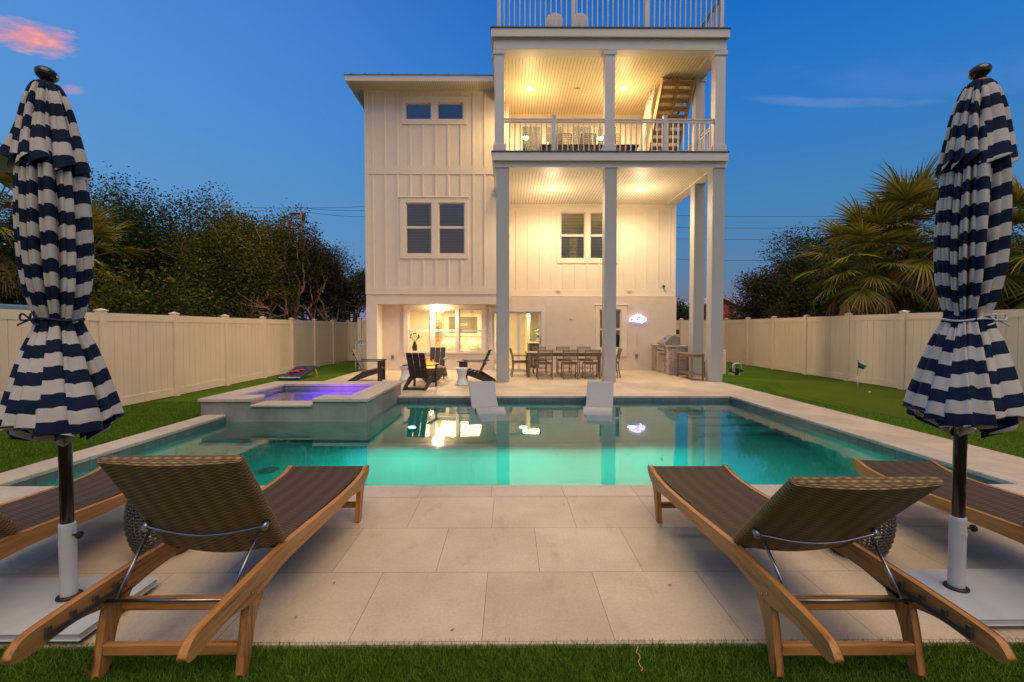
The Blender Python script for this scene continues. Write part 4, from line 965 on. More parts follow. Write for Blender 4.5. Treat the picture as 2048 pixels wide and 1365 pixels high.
# fire bowl
fx, fy = -2.18, 12.75
t = thing('fire_bowl', 'round dark concrete fire bowl with flames between the slatted chairs', 'fire bowl', (fx, fy, 0))
m = MB(); pr = [(.12, .001), (.19, .03), (.27, .10), (.345, .20), (.39, .30), (.405, .40), (.405, .415), (.37, .415), (.36, .38), (.33, .36), (.001, .355)]
m.lathe(pr, fx, fy, 40); m.build('bowl', M['concrete'], t)
m = MB(); rg = random.Random(3)
for k in range(50):
    a = rg.uniform(0, 2*PI); r_ = .32*math.sqrt(rg.random()); m.sphere((fx+r_*math.cos(a), fy+r_*math.sin(a), .37), .028, 7, 5, (1, 1, .7))
m.build('lava_rock', M['blackp'], t)
for k, (dx, dy, h_, r_) in enumerate(((-.06, 0, .34, .06), (.02, .04, .26, .05), (-.13, .03, .22, .045), (.09, -.03, .20, .045), (-.02, -.06, .24, .04))):
    m = MB(); pts = arc_pts([(fx+dx, fy+dy, .36), (fx+dx+.03*(-1)**k, fy+dy, .36+h_*.35), (fx+dx-.02*(-1)**k, fy+dy, .36+h_*.7), (fx+dx+.02, fy+dy, .36+h_)], 4); n = len(pts)
    m.tube(pts, [r_*(.5+1.1*math.sin(PI*min(1, (i/(n-1))**.8*.9+.08)))*(1-i/(n-1))**.7+.002 for i in range(n)], 10); m.build('flame', M['fire'], t)
lamp('fire_light', 'POINT', (fx-.03, fy, .58), 38, (1, .42, .10), parent=t, shadow_soft_size=.08)
# white hourglass stools
def hourglass(label, x, y, h=.45, r=.17):
    m = MB(); pr = [(r*.93, .002), (r, .01), (r*.985, .04), (r*.80, h*.28), (r*.66, h*.5), (r*.80, h*.74), (r*.985, h*.95), (r, h-.012), (r*.97, h), (.001, h)]
    m.lathe([(p.x, p.y) for p in arc_pts([(a, c, 0) for a, c in pr[:-2]], 3)]+[(r*.97, h), (.001, h)], x, y, 36); o = m.build('hourglass_stool', M['resin'])
    me = o.data
    for v in me.vertices: v.co -= Vector((x, y, 0))
    o.location = (x, y, 0)
    tag(o, label, 'side table', 'white hourglass side tables')
hourglass('white hourglass side table standing in the open left of the porch column', -1.24, 11.95, .46, .16)
hourglass('white hourglass side table partly hidden behind the chair nearest the water', -2.98, 13.1, .44, .17)

# ------------------------------------------------------------------ dining set
def dining_chair(label, x, y, rz, arms=False, z=0, group='woven dining chairs at the patio table'):
    "front is +y"
    t = thing('dining_chair', label, 'dining chair', (0, 0, 0), 0, group)
    for s in (-1, 1):
        m = MB(); pts = arc_pts([(s*.215, -.27, 0), (s*.215, -.225, .22), (s*.215, -.215, .45), (s*.215, -.25, .68), (s*.215, -.30, .88)], 3); m.tube(pts, .017, 8); m.build('rear_leg', M['greywood'], t, **LB)
        m = MB(); m.tube([(s*.22, .24, 0), (s*.215, .215, .44 if not arms else .64)], .017, 8); m.build('front_leg', M['greywood'], t, **LB)
        m = MB(); m.tube([(s*.215, -.24, .16), (s*.218, .225, .16)], .010, 6); m.build('stretcher', M['greywood'], t, **LB)
        if arms: m = MB(); m.obox((s*.215, -.25, .65), (s*.22, .25, .645), .04, .02); m.build('arm', M['greywood'], t, bevel=.004, **LB)
    m = MB(); m.tube([(-.215, -.24, .19), (.215, -.24, .19)], .010, 6); m.tube([(-.218, .225, .19), (.218, .225, .19)], .010, 6); m.build('stretcher', M['greywood'], t, **LB)
    m = MB(); m.box(-.225, .225, -.225, .235, .425, .455); m.build('seat', M['greywood'], t, bevel=.01, **LB)
    m = MB(); m.box(-.215, .215, -.21, .23, .456, .485); m.build('cushion', M['wick_back'], t, bevel=.012, **LB)
    m = MB()          # open woven back
    def bp(u, zz): f = (zz-.56)/.30; return Vector((u, -.226-.068*f-.02*f*f+.02*(1-(u/.215)**2)*-1, zz))
    for k in range(7):
        zz = .58+.047*k; m.tube([bp(u, zz) for u in (-.21, -.1, 0, .1, .21)], .008 if k not in (0, 6) else .015, 5)
    for k in range(1, 12):
        u = -.215+.43*k/12; m.tube([bp(u, .57), bp(u, .72), bp(u, .87)], .0055, 5)
    m.build('woven_back', M['greywood'], t, **LB)
    t.location = (x, y, z); t.rotation_euler = (0, 0, rz); return t
tx0, tx1, ty0, ty1 = .52, 3.02, 13.85, 14.80
t = thing('dining_table', 'long grey brown wooden dining table under the porch lights', 'dining table', ((tx0+tx1)/2, 14.3, 0))
m = MB(); m.box(tx0, tx1, ty0, ty1, .72, .755); m.build('tabletop', M['greywood'], t, bevel=.004)
m = MB(); m.box(tx0+.05, tx1-.05, ty0+.05, ty0+.08, .64, .719); m.box(tx0+.05, tx1-.05, ty1-.08, ty1-.05, .64, .719); m.build('apron', M['greywood'], t)
for xx in (tx0+.05, tx1-.14):
    for yy in (ty0+.03, ty1-.12): m = MB(); m.box(xx, xx+.09, yy, yy+.09, 0, .719); m.build('leg', M['greywood'], t, bevel=.004)
for k, (px, w_) in enumerate(((1089, 'leftmost'), (1139, 'middle'), (1182, 'rightmost'))):
    dining_chair(f'{w_} of the three woven dining chairs on the pool side of the table', UX(px, 13.62, 720), 13.62, R(0))
for k, (px, w_) in enumerate(((1079.5, 'leftmost'), (1127.5, 'middle'), (1170, 'rightmost'))):
    dining_chair(f'{w_} of the three woven dining chairs on the house side of the table', UX(px, 15.15, 700), 15.12, R(180))
dining_chair('woven dining armchair at the left head of the table, facing right', .34, 14.25, R(-86), True)
dining_chair('woven dining chair at the right head of the table, half behind the porch column', 3.13, 14.0, R(86), True)

# ------------------------------------------------------------------ in-pool loungers
def pool_lounger(label, x, y, rz):
    m = MB(); w = .28
    prof = arc_pts([(.95, .46), (.90, .44), (.72, .25), (.50, .05), (.36, -.035), (.22, -.05), (.08, -.01), (-.05, .045), (-.17, .055), (-.30, .0), (-.50, -.11), (-.75, -.22), (-.84, -.26)] and [(a, c, 0) for a, c in [(.93, .47), (.86, .45), (.70, .27), (.50, .06), (.38, -.02), (.25, -.045), (.12, -.02), (0, .05), (-.10, .075), (-.22, .05), (-.45, -.06), (-.72, -.20), (-.82, -.25)]], 4)
    pts = [(p.x, p.y) for p in prof]; th = .05
    lower = []
    for i, (a, c) in enumerate(pts):
        p0, p1 = pts[max(0, i-1)], pts[min(len(pts)-1, i+1)]; d = Vector((p1[0]-p0[0], p1[1]-p0[1])).normalized(); nn = Vector((-d.y, d.x)); nn = nn if nn.y < 0 else -nn; lower.append((a+nn.x*th, c+nn.y*th))
    k = len(pts); vs = [(-w, a, c) for a, c in pts]+[(w, a, c) for a, c in pts]+[(-w, a, c) for a, c in lower]+[(w, a, c) for a, c in lower]
    fs = []
    for i in range(k-1): fs += [(i, i+1, k+i+1, k+i), (2*k+i+1, 2*k+i, 3*k+i, 3*k+i+1), (i+1, i, 2*k+i, 2*k+i+1), (k+i, k+i+1, 3*k+i+1, 3*k+i)]
    fs += [(0, k, 3*k, 2*k), (2*k-1, k-1, 3*k-1, 4*k-1)]
    m.add(vs, fs); m.box(-w+.02, w-.02, .1, .5, -.29, -.09) ; m.box(-w+.02, w-.02, -.15, .05, -.29, .0)
    o = m.build('pool_lounger', M['poolchair'], bevel=.012)
    for p in o.data.polygons: p.use_smooth = False
    o.location = (x, y, WL); o.rotation_euler = (0, 0, rz); tag(o, label, 'pool lounger', 'moulded loungers standing in the pool')
pool_lounger('white moulded lounger standing in the shallow water, the one nearer the raised spa', -.40, 8.98, R(13))
pool_lounger('white moulded lounger standing in the shallow water, the one in front of the middle column', 1.77, 8.98, R(-14))

# ------------------------------------------------------------------ outdoor kitchen
gx0, gx1, gy0, gy1 = 5.10, 5.70, 14.45, YR-.03
t = thing('grill_island', 'stacked stone outdoor kitchen island against the house wall', 'grill island', (5.4, 15.3, 0))
m = MB(); m.box(gx0, gx1, gy0, gy1, 0, .90); m.build('stone_base', M['stack'], t)
m = MB(); m.box(gx0-.035, gx1+.03, gy0-.035, 14.72, .90, .935); m.box(gx0-.035, gx1+.03, 15.50, gy1, .90, .935); m.box(gx0+.45, gx1+.03, 14.72, 15.5, .90, .935); m.build('countertop', M['stonecap'], t, bevel=.005)
for y0, y1 in ((14.78, 15.42), (15.68, 16.0)):
    m = MB(); m.box(gx0-.02, gx0-.002, y0, y1, .08, .62 if y0 < 15 else .80); m.box(gx0-.028, gx0-.0205, y0+.03, y1-.03, .11, .59 if y0 < 15 else .77); dd = m.build('cabinet_door', M['stainless'], t, bevel=.003)
    m = MB(); m.tube([(gx0-.05, y0+.08, .40), (gx0-.05, y0+.08, .56)], .008, 8); m.build('handle', M['steel'], dd)
t = thing('gas_grill', 'stainless gas grill with sloped lid on the stone island', 'grill', (5.4, 15.1, .7))
m = MB(); m.box(gx0-.06, gx0-.003, 14.76, 15.46, .67, .88); m.box(gx0-.002, gx0+.44, 14.77, 15.45, .905, .97); m.build('control_panel', M['stainless'], t, bevel=.006)
for k in range(5): m = MB(); m.tube([(gx0-.061, 14.85+.125*k, .775), (gx0-.10, 14.85+.125*k, .775)], .026, 14); m.build('knob', M['blackp'] if k % 2 else M['steel'], t, bevel=.003)
m = MB(); m.prism([(gx0-.03, .975), (gx0+.02, 1.06), (gx0+.20, 1.24), (gx0+.33, 1.27), (gx0+.44, 1.20), (gx0+.47, .975)], 14.77, 15.45, 'Y'); lid = m.build('lid', M['stainless'], t, bevel=.012)
m = MB(); m.tube([(gx0-.09, 14.82, 1.01), (gx0-.09, 15.40, 1.01)], .014, 10); m.tube([(gx0-.09, 14.86, 1.01), (gx0-.01, 14.86, 1.02)], .009, 8); m.tube([(gx0-.09, 15.36, 1.01), (gx0-.01, 15.36, 1.02)], .009, 8); m.build('handle', M['steel'], lid)
m = MB(); m.tube([(gx0+.10, 15.11, 1.155), (gx0+.085, 15.11, 1.17)], .03, 14); m.build('thermometer', M['blackp'], lid)
cxa, cxb, cya, cyb = 5.22, 5.60, 12.98, 14.15
t = thing('console_table', 'slim grey brown console table with lower shelf beside the corner column', 'console table', (5.4, 13.5, 0))
m = MB(); m.box(cxa, cxb, cya, cyb, .72, .755); m.build('tabletop', M['greywood'], t, bevel=.004)
m = MB(); m.box(cxa+.03, cxb-.03, cya+.03, cyb-.03, .15, .18); m.build('shelf', M['greywood'], t, bevel=.003)
m = MB(); m.box(cxa+.02, cxb-.02, cya+.02, cyb-.02, .665, .719); m.build('apron', M['greywood'], t)
for xx in (cxa+.005, cxb-.055):
    for yy in (cya+.005, cyb-.055): m = MB(); m.box(xx, xx+.05, yy, yy+.05, 0, .7189); m.build('leg', M['greywood'], t, bevel=.003)
# pool equipment at the right side of the house
t = thing('pool_heater', 'grey pool heater cabinet half hidden behind the corner column', 'pool heater', (7.0, 15.0, 0))
m = MB(); m.box(6.62, 7.08, 14.75, 15.3, .0, .80); m.build('cabinet', M['vinyl'], t, bevel=.02)
m = MB(); m.tube([(6.85, 15.0, .80), (6.85, 15.0, .86)], .27, 20); m.build('cap', M['stonecap'], t, bevel=.01)
m = MB(); m.tube([(6.85, 14.745, .62), (6.85, 14.735, .62)], .11, 20); m.build('fan_grille', M['blackp'], t)
t = thing('pool_pump', 'small black pool pump with white pipes on the turf beside the heater', 'pool pump', (7.25, 14.6, 0))
m = MB(); m.tube([(7.25, 14.45, .14), (7.25, 14.75, .14)], .085, 16); m.tube([(7.25, 14.40, .14), (7.25, 14.45, .14)], .10, 16); m.build('motor', M['blackp'], t, bevel=.01)
m = MB(); m.tube(arc_pts([(7.17, 14.42, .10), (7.14, 14.40, .32), (7.22, 14.40, .37), (7.36, 14.42, .36), (7.40, 14.44, .22)], 4), .035, 10); m.build('pipe', M['whitem'], t)
m = MB(); m.box(7.13, 7.18, 14.4, 14.7, 0, .06); m.box(7.32, 7.37, 14.4, 14.7, 0, .06); m.build('foot', M['whitem'], t)
m = MB(); m.tube([(7.33, 14.6, .16), (7.52, 14.55, .13)], .03, 8); m.build('valve', M['blackp'], t)
t = thing('flood_lamp', 'small dark box shaped wall lamp on the house corner behind the grill', 'wall lamp', (5.95, 16.3, 1.15))
m = MB(); m.box(5.80, 6.12, 16.32, 16.45, 1.28, 1.45); m.build('housing', M['blackp'], t, bevel=.01)
m = MB(); m.box(XR, 5.95, 16.4, 16.43, 1.34, 1.38); m.build('bracket', M['blackp'], t)

# handrail frame at the left corner of the house
t = thing('handrail', 'white metal outdoor handrail at the left corner of the house', 'handrail', (-5.2, 15.9, 0))
hx0, hx1 = UX(711, 15.9, 700), XL-.02; m = MB(); zt_ = UZ(679, 15.9)
m.tube(arc_pts([(hx0, 15.9, 0), (hx0, 15.9, .9), (hx0+.05, 15.9, 1.0), (hx0+.17, 15.9, zt_-.02), (hx0+.22, 15.9, zt_), (hx1, 15.9, zt_)], 3), .02, 8); m.build('rail', M['whitem'], t)
m = MB(); m.tube([(hx0+.01, 16.15, .96), (hx0+.2, 16.15, zt_), (hx1, 16.15, zt_)], .015, 8); m.tube([(hx0, 15.9, .92), (hx1, 15.9, .92)], .015, 8); m.tube([(hx0+.1, 15.9, 1.06), (hx1, 15.9, 1.06)], .012, 8); m.tube([(hx0+.2, 15.9, 0), (hx0+.2, 15.9, .92)], .015, 8); m.tube([(hx0+.01, 16.15, 0), (hx0+.01, 16.15, .96)], .015, 8); m.build('rail', M['whitem'], t)

# bean bag toss board on the left lawn
bx0, by0 = -6.15, 13.95
t = thing('bean_bag_board', 'dark printed bean bag toss board tilted up on the left lawn', 'game board', (-6.3, 14.2, -.045))
a0 = Vector((-6.85, 13.5, .02)); u = Vector((1, .02, 0)).normalized(); ln = Vector((.04, 1, 0)).normalized(); up_ = Vector((0, 0, 1))
w_, l_ = .62, 1.15
c = [a0, a0+u*w_, a0+u*w_+ln*l_+up_*.27, a0+ln*l_+up_*.27]; nrm = (c[1]-c[0]).cross(c[3]-c[0]).normalized()
m = MB(); m.add([*c, *[p-nrm*.07 for p in c]], [(0, 1, 2, 3), (7, 6, 5, 4), (0, 4, 5, 1), (1, 5, 6, 2), (2, 6, 7, 3), (3, 7, 4, 0)]); m.build('board', M['darkblue'], t, bevel=.004)
m = MB(); m.add([p+nrm*.002 for p in [c[0].lerp(c[3], .03), c[1].lerp(c[2], .03), c[1].lerp(c[2], .07), c[0].lerp(c[3], .07)]], [(0, 1, 2, 3)]); m.build('stripe', M['cord'], t)
hc = a0+u*w_*.5+ln*l_*.78+up_*.27*.78+nrm*.002; m = MB(); m.add([hc+u*(.075*math.cos(q))+(ln*l_+up_*.27).normalized()*(.075*math.sin(q)) for q in [2*PI*k/20 for k in range(20)]], [tuple(range(20))]); m.build('hole', M['blackp'], t)
for k in (1, 2):
    m = MB(); p = c[k]+(c[3-k+0]-c[k])*.0-nrm*.03; p = c[2]-u*(.04 if k == 1 else w_-.04)-nrm*.05-ln*.12; m.obox(p, Vector((p.x+.06, p.y+.05, -.045)), .07, .03, up=(0, 1, 0)); m.build('leg', M['yellowwood'], t)
for k, (fu, fl_, lab) in enumerate(((.45, .46, 'red bean bag lying in the middle of the tilted game board'), (.62, .58, 'red bean bag nearest the hole of the tilted game board'), (.25, .42, 'dark red bean bag at the left of the game board pile'))):
    p = a0+u*w_*fu+ln*l_*fl_+up_*.27*fl_+nrm*.03
    m = MB(); m.sphere(p, .085, 12, 8, (1, 1, .38)); tag(m.build('bean_bag', M['red']), lab, 'bean bag', 'bean bags on the game board')

# putting flag, cup and ball
gx, gy = XZ(1715, 784, 10.75)[0], 10.75
t = thing('putting_flag', 'small dark green golf flag on a white pole in the putting green', 'golf flag', (gx, gy, 0))
m = MB(); m.tube([(gx, gy, .01), (gx, gy, .36)], .009, 8); m.build('pole', M['whitem'], t)
m = MB(); m.tube([(gx, gy, .36), (gx, gy, .72)], .007, 8); m.sphere((gx, gy, .725), .016, 8, 6); m.build('pole_top', M['bronze'], t)
m = MB(); n = 8; vs = []
for k in range(n+1):
    f = k/n; yy = gy+.02*math.sin(f*5); vs += [(gx+.20*f, yy, .71-.11*f), (gx+.20*f-.09*f*f, yy+.004, .565-.05*f)]
m.add(vs, [(2*k, 2*k+1, 2*k+3, 2*k+2) for k in range(n)], smooth=True); fo = m.build('flag', mat('flag_cloth', (.01, .075, .07), .8, .3, 20), t); fo.modifiers.new('cloth', 'SOLIDIFY').thickness = .003
m = MB(); m.sphere((XZ(1739, 793, 10.4)[0], 10.4, .032), .022, 12, 8); tag(m.build('golf_ball', M['resin']), 'tiny white golf ball lying on the turf beside the flag', 'golf ball')

# ------------------------------------------------------------------ things seen inside the lit rooms
def inside_sofa():
    t = thing('sofa', 'pale sofa seen through the right hand ground floor window', 'sofa', (-1.9, 19.0, .02))
    m = MB(); m.box(-2.9, -.9, 18.5, 19.4, .12, .45); m.build('seat', M['cushion'], t, bevel=.05)
    m = MB(); m.box(-2.9, -.9, 19.3, 19.6, .12, .88); m.build('backrest', M['cushion'], t, bevel=.05)
    for x in (-3.05, -.9): m = MB(); m.box(x, x+.15, 18.5, 19.6, .12, .62); m.build('arm', M['cushion'], t, bevel=.04)
    for k, (x, s) in enumerate(((-2.6, .24), (-2.2, .22), (-1.5, .25), (-1.1, .22))):
        m = MB(); m.sphere((x, 19.1, .82), s, 14, 10, (1, .45, .85)); m.build('cushion', M['cushion'] if k % 2 else M['inner'], t)
inside_sofa()
t = thing('wall_art', 'grey framed board hanging on the far wall inside the lit room', 'picture', (-2.05, 19.88, 1.6))
m = MB(); m.box(-2.85, -1.15, 19.86, 19.895, 1.15, 2.15); m.build('frame', M['inner'], t, bevel=.01)
m = MB(); m.box(-2.62, -1.38, 19.84, 19.859, 1.30, 2.0); m.build('board', M['art'], t)
tc_ = bpy.data.curves.new('lettering', 'FONT'); tc_.body = 'LOVE'; tc_.size = .17; tc_.extrude = .003; tc_.align_x = 'CENTER'
o = bpy.data.objects.new('lettering', tc_); C.objects.link(o); dg = bpy.context.evaluated_depsgraph_get(); me = bpy.data.meshes.new_from_object(o.evaluated_get(dg)); bpy.data.objects.remove(o)
for v in me.vertices: v.co = Vector((v.co.x+.05, -.045-v.co.z, v.co.y))
me.materials.append(M['inner']); lo = bpy.data.objects.new('lettering', me); C.objects.link(lo); lo.parent = t
t = thing('bunk_ladder', 'wooden ladder shelf seen through the middle ground floor window', 'ladder shelf', (-3.35, 18.4, .02))
for x in (-3.12, -2.80): m = MB(); m.box(x, x+.03, 18.3, 18.34, .02, 2.2); m.build('upright', M['yellowwood'], t)
for k in range(9): m = MB(); m.box(-3.09, -2.80, 18.30, 18.34, .2+.2*k, .23+.2*k); m.build('rung', M['yellowwood'], t)
t = thing('hanging_lamp', 'orange woven pendant lamp seen in the middle ground floor window', 'pendant lamp', (-2.75, 17.6, 2.3))
m = MB(); m.tube([(-2.72, 17.6, 2.32), (-2.72, 17.6, 2.12)], .006, 6); m.build('cord', M['blackp'], t)
m = MB(); m.lathe([(.03, 2.13), (.06, 2.05), (.13, 1.86), (.16, 1.80), (.16, 1.785)], -2.72, 17.6, 20); m.build('shade', M['yellowwood'], t)
t = thing('wall_shelf', 'small orange wooden shelf unit behind the middle ground floor window', 'shelf', (-2.7, 19.8, 1.2))
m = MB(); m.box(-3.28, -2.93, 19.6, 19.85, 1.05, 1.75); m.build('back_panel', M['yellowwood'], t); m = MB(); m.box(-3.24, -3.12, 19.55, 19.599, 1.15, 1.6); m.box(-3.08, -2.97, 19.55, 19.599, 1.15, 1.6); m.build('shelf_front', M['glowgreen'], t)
t = thing('floor_vase', 'dark flower vase on a stand inside the left ground floor window', 'vase', (-3.45, 17.0, .02))
m = MB(); m.lathe([(.06, .62), (.09, .70), (.10, .82), (.05, .95), (.06, 1.0)], -3.52, 17.0, 16, close=True); m.build('vase', M['blackp'], t)
m = MB(); m.box(-3.60, -3.44, 16.92, 17.08, .02, .62); m.build('stand', M['inner'], t)
m = MB(); rg = random.Random(5)
for k in range(9):
    a = rg.uniform(0, 2*PI); e = Vector((-3.52+.16*math.cos(a), 17+.12*math.sin(a), 1.1+rg.uniform(0, .22))); m.tube([(-3.52, 17, .98), e], .004, 5); m.sphere(e, .032, 7, 5)
m.build('flowers', M['bark'], t)
t = thing('kitchen_cabinet', 'dark kitchen cabinet with pale top behind the sliding door', 'cabinet', (1.0, 17.2, .02))
m = MB(); m.box(.78, 1.30, 17.0, 17.5, .02, .93); m.build('body', mat('grey_cabinet', (.05, .05, .04), .5), t)
m = MB(); m.box(.70, 1.31, 16.97, 17.53, .93, .97); m.build('top', M['cushion'], t)
t = thing('potted_plant', 'green potted plant on the cabinet behind the sliding door', 'plant', (1.1, 17.2, .97))
m = MB(); m.lathe([(.05, .971), (.08, 1.08), (.075, 1.12)], 1.12, 17.2, 16, close=True); m.build('pot', M['cushion'], t)
m = MB(); rg = random.Random(9)
for k in range(26):
    a = rg.uniform(0, 2*PI); l = rg.uniform(.16, .30); hgt = rg.uniform(.15, .42); p0 = Vector((1.12, 17.2, 1.12)); p1 = p0+Vector((math.cos(a)*l*.5, math.sin(a)*l*.5, hgt)); p2 = p0+Vector((math.cos(a)*l, math.sin(a)*l, hgt-.06))
    sd_v = Vector((-math.sin(a), math.cos(a), 0))*.035; m.tube([p0, p1], .004, 4)
    m.add([p1, p1.lerp(p2, .5)+sd_v, p2, p1.lerp(p2, .5)-sd_v], [(0, 1, 2, 3)])
m.build('leaves', M['greenleaf'], t)
# upper porch dining set, only its upper part shows above the deck edge
z6 = zd1+.011
t = thing('porch_table', 'dark wooden dining table on the upper porch behind the railing', 'dining table', (2.4, 14.3, z6))
m = MB(); m.box(.95, 3.95, 13.95, 14.85, z6+.70, z6+.76); m.build('tabletop', M['chairbrown'], t, bevel=.004)
for xx in (1.0, 3.81):
    for yy in (14.0, 14.7): m = MB(); m.box(xx, xx+.09, yy, yy+.09, z6, z6+.699); m.build('leg', M['chairbrown'], t)
for px, w_ in ((1126, 'leftmost'), (1174, 'middle'), (1222, 'rightmost')):
    dining_chair(f'{w_} of three woven chairs at the table on the upper porch', UX(px, 13.75, 285), 13.78, 0, z=z6, group='woven chairs on the upper porch')
t = thing('tabletop_ornament', 'small dark bottle shaped ornament on the upper porch at the left', 'ornament', (.4, 14.0, z6))
x_, z_ = XZ(1051, 292, 14.0); m = MB(); m.lathe([(.07, z6), (.08, z6+.45), (.07, z6+.6), (.02, z_+.03), (.02, z_+.16)], x_, 14.0, 14, close=True); m.build('body', M['blackp'], t)
# lamps glowing inside the upper rooms
for k, (px, py) in enumerate(((1053, 272), (1094, 287), (1203, 272))):
    Yq = 19.0; x_, z_ = XZ(px, py, Yq); t = thing('ceiling_globe', ('round lit ceiling lamp inside the upper left glass door', 'low lit lamp inside the second upper glass door', 'round lit ceiling lamp inside the upper right glass door')[k], 'lamp', (x_, Yq, z_), group='lit lamps inside the top floor')
    m = MB(); m.sphere((x_, Yq, z_), .06, 14, 10); m.build('globe', M['bulb2'], t); m = MB(); m.tube([(x_, Yq, z_+.09), (x_, Yq, min(zc2, z_+.8))], .008, 6); m.build('stem', M['steel'], t)
# two roof deck chairs
for px, lab in ((1109, 'rounded wicker chair back seen through the roof deck railing, left one'), (1160, 'rounded wicker chair back seen through the roof deck railing, right one')):
    x_ = UX(px, 13.3, 35); z_ = zd2+.01; t = thing('roof_chair', lab, 'chair', (x_, 13.3, z_), group='rounded chairs on the roof deck')
    m = MB(); pts = []
    hw = .225
    out = [(x_-hw, z_+.30)]+[(x_+hw*math.cos(a), z_+.72+.16*math.sin(a)) for a in [PI-PI*k/10 for k in range(11)]]+[(x_+hw, z_+.30)]
    m.prism(out, 13.26, 13.31, 'Y'); m.build('backrest', M['trim'], t, bevel=.01)
    m = MB(); m.box(x_-hw+.01, x_+hw-.01, 13.255, 13.2595, z_+.3, z_+.70); m.build('back_cushion', M['column'], t)
    m = MB(); m.box(x_-hw, x_+hw, 13.311, 13.78, z_+.36, z_+.44); m.build('seat', M['trim'], t, bevel=.02)
    for sx in (-1, 1):
        for yy in (13.33, 13.72): m = MB(); m.box(x_+sx*.2-.02, x_+sx*.2+.02, yy, yy+.04, z_, z_+.36); m.build('leg', M['trim'], t)

# ------------------------------------------------------------------ trees
def tubes_np(segs, n=5):
    "segs: list of (points list, radii list) -> V, F arrays"
    V = []; Fq = []; o = 0
    for pts, rs in segs:
        pts = np.array(pts); k = len(pts); d = np.gradient(pts, axis=0); d /= np.linalg.norm(d, axis=1, keepdims=True)+1e-9
        a = np.cross(d, np.array([.13, .21, .97])); a /= np.linalg.norm(a, axis=1, keepdims=True)+1e-9; b_ = np.cross(d, a)
        th = np.linspace(0, 2*PI, n, endpoint=False); rs = np.array(rs)[:, None, None]
        ring = pts[:, None, :]+rs*(a[:, None, :]*np.cos(th)[None, :, None]+b_[:, None, :]*np.sin(th)[None, :, None])
        V.append(ring.reshape(-1, 3)); idx = np.arange(k*n).reshape(k, n)+o; q = np.stack([idx[:-1], np.roll(idx, -1, 1)[:-1], np.roll(idx, -1, 1)[1:], idx[1:]], -1).reshape(-1, 4); Fq.append(q); o += k*n
    return np.concatenate(V), np.concatenate(Fq)
def leaves_np(cent, size, rg, asp=.5, up=.3):
    n = len(cent); d = rg.normal(size=(n, 3)); d[:, 2] *= .6; d /= np.linalg.norm(d, axis=1, keepdims=True); s_ = rg.normal(size=(n, 3)); s_ -= d*(s_*d).sum(1, keepdims=True); s_ /= np.linalg.norm(s_, axis=1, keepdims=True)
    sz = size*rg.uniform(.6, 1.35, (n, 1)); V = np.stack([cent-d*sz*.5, cent+s_*sz*asp*.5, cent+d*sz*.5, cent-s_*sz*asp*.5], 1).reshape(-1, 3)
    return V, np.arange(4*n).reshape(n, 4)
def tree(label, x, y, h, spread, nleaf, leafmat, barkmat, seed, group=None, leaf=.11, stems=3, trunkfrac=.35, lean=(0, 0), bare=.0, low=.2, cat='tree', name='evergreen_tree', depth=4, clump=.28, r0=.09, fx_=None):
    rg = np.random.default_rng(seed); t = thing(name, label, cat, (x, y, -.08), group=group)
    segs = []; tips = []
    def grow(p, d, L_, r_, lev):
        k = 5; pts = [p.copy()]; q = p.copy(); dd = d.copy()
        for i in range(k):
            dd = dd+rg.normal(size=3)*.20; dd[2] += .05; dd /= np.linalg.norm(dd); q = q+dd*L_/k
            if fx_ is not None and q[1]+y < fx_[1]:
                if fx_[0] < 0 and q[0]+x > fx_[0]-.1: dd[0] = -abs(dd[0])*.7; q[0] = fx_[0]-x-.1-.1*rg.random()
                if fx_[0] > 0 and q[0]+x < fx_[0]+.1: dd[0] = abs(dd[0])*.7; q[0] = fx_[0]-x+.1+.1*rg.random()
            pts.append(q.copy())
            if lev >= depth-2: tips.append(q.copy())
        segs.append((pts, list(np.linspace(r_, r_*.6, k+1))))
        if lev < depth:
            for c_ in range(rg.integers(2, 4) if lev else 4):
                nd = dd+rg.normal(size=3)*.55*np.array([spread, spread, .55]); nd[2] = nd[2]*.8+.12; nd /= np.linalg.norm(nd)
                grow(pts[rg.integers(3, k+1)], nd, L_*rg.uniform(.6, .85), r_*.58, lev+1)
    for s in range(stems):
        a = rg.uniform(0, 2*PI); d0 = np.array([math.cos(a)*.45*spread+lean[0], math.sin(a)*.3*spread+lean[1], 1.0]); d0 /= np.linalg.norm(d0)
        grow(np.array([rg.normal()*.2, rg.normal()*.2, 0.0]), d0, h*trunkfrac, r0*rg.uniform(.7, 1.2), 0)
    allz = np.array([p[2] for s_ in segs for p in s_[0]]); sc = h/(np.max(allz)+.1)
    segs = [([np.array(p)*np.array([1, 1, sc]) for p in ps], r_) for ps, r_ in segs]
    V, Fq = tubes_np(segs)
    if fx_ is not None:
        pass
    mesh_np('trunk', V, Fq, M[barkmat], t, True)
    tips = np.array(tips)*np.array([1, 1, sc]); tips = tips[tips[:, 2] > low*h]
    if nleaf:
        keep = rg.random(len(tips)) > bare; tp = tips[keep]; wts = rg.uniform(.2, 1, len(tp)); wts /= wts.sum()
        nleaf = int(nleaf*2.6); c_ = tp[rg.choice(len(tp), nleaf, p=wts)]+np.clip(rg.normal(size=(nleaf, 3)), -1.5, 1.5)*clump*np.array([1, 1, .7])
        if fx_ is not None: wx = c_[:, 0]+x; k_ = (wx < fx_[0]) if fx_[0] < 0 else (wx > fx_[0]); k_ |= (c_[:, 1]+y > fx_[1]); c_ = c_[k_]; nleaf = len(c_)
        V, Fq = leaves_np(c_, leaf, rg); mesh_np('crown', V, Fq, M[leafmat], t)
    return t
GT = 'wind shaped trees beyond the left fence'
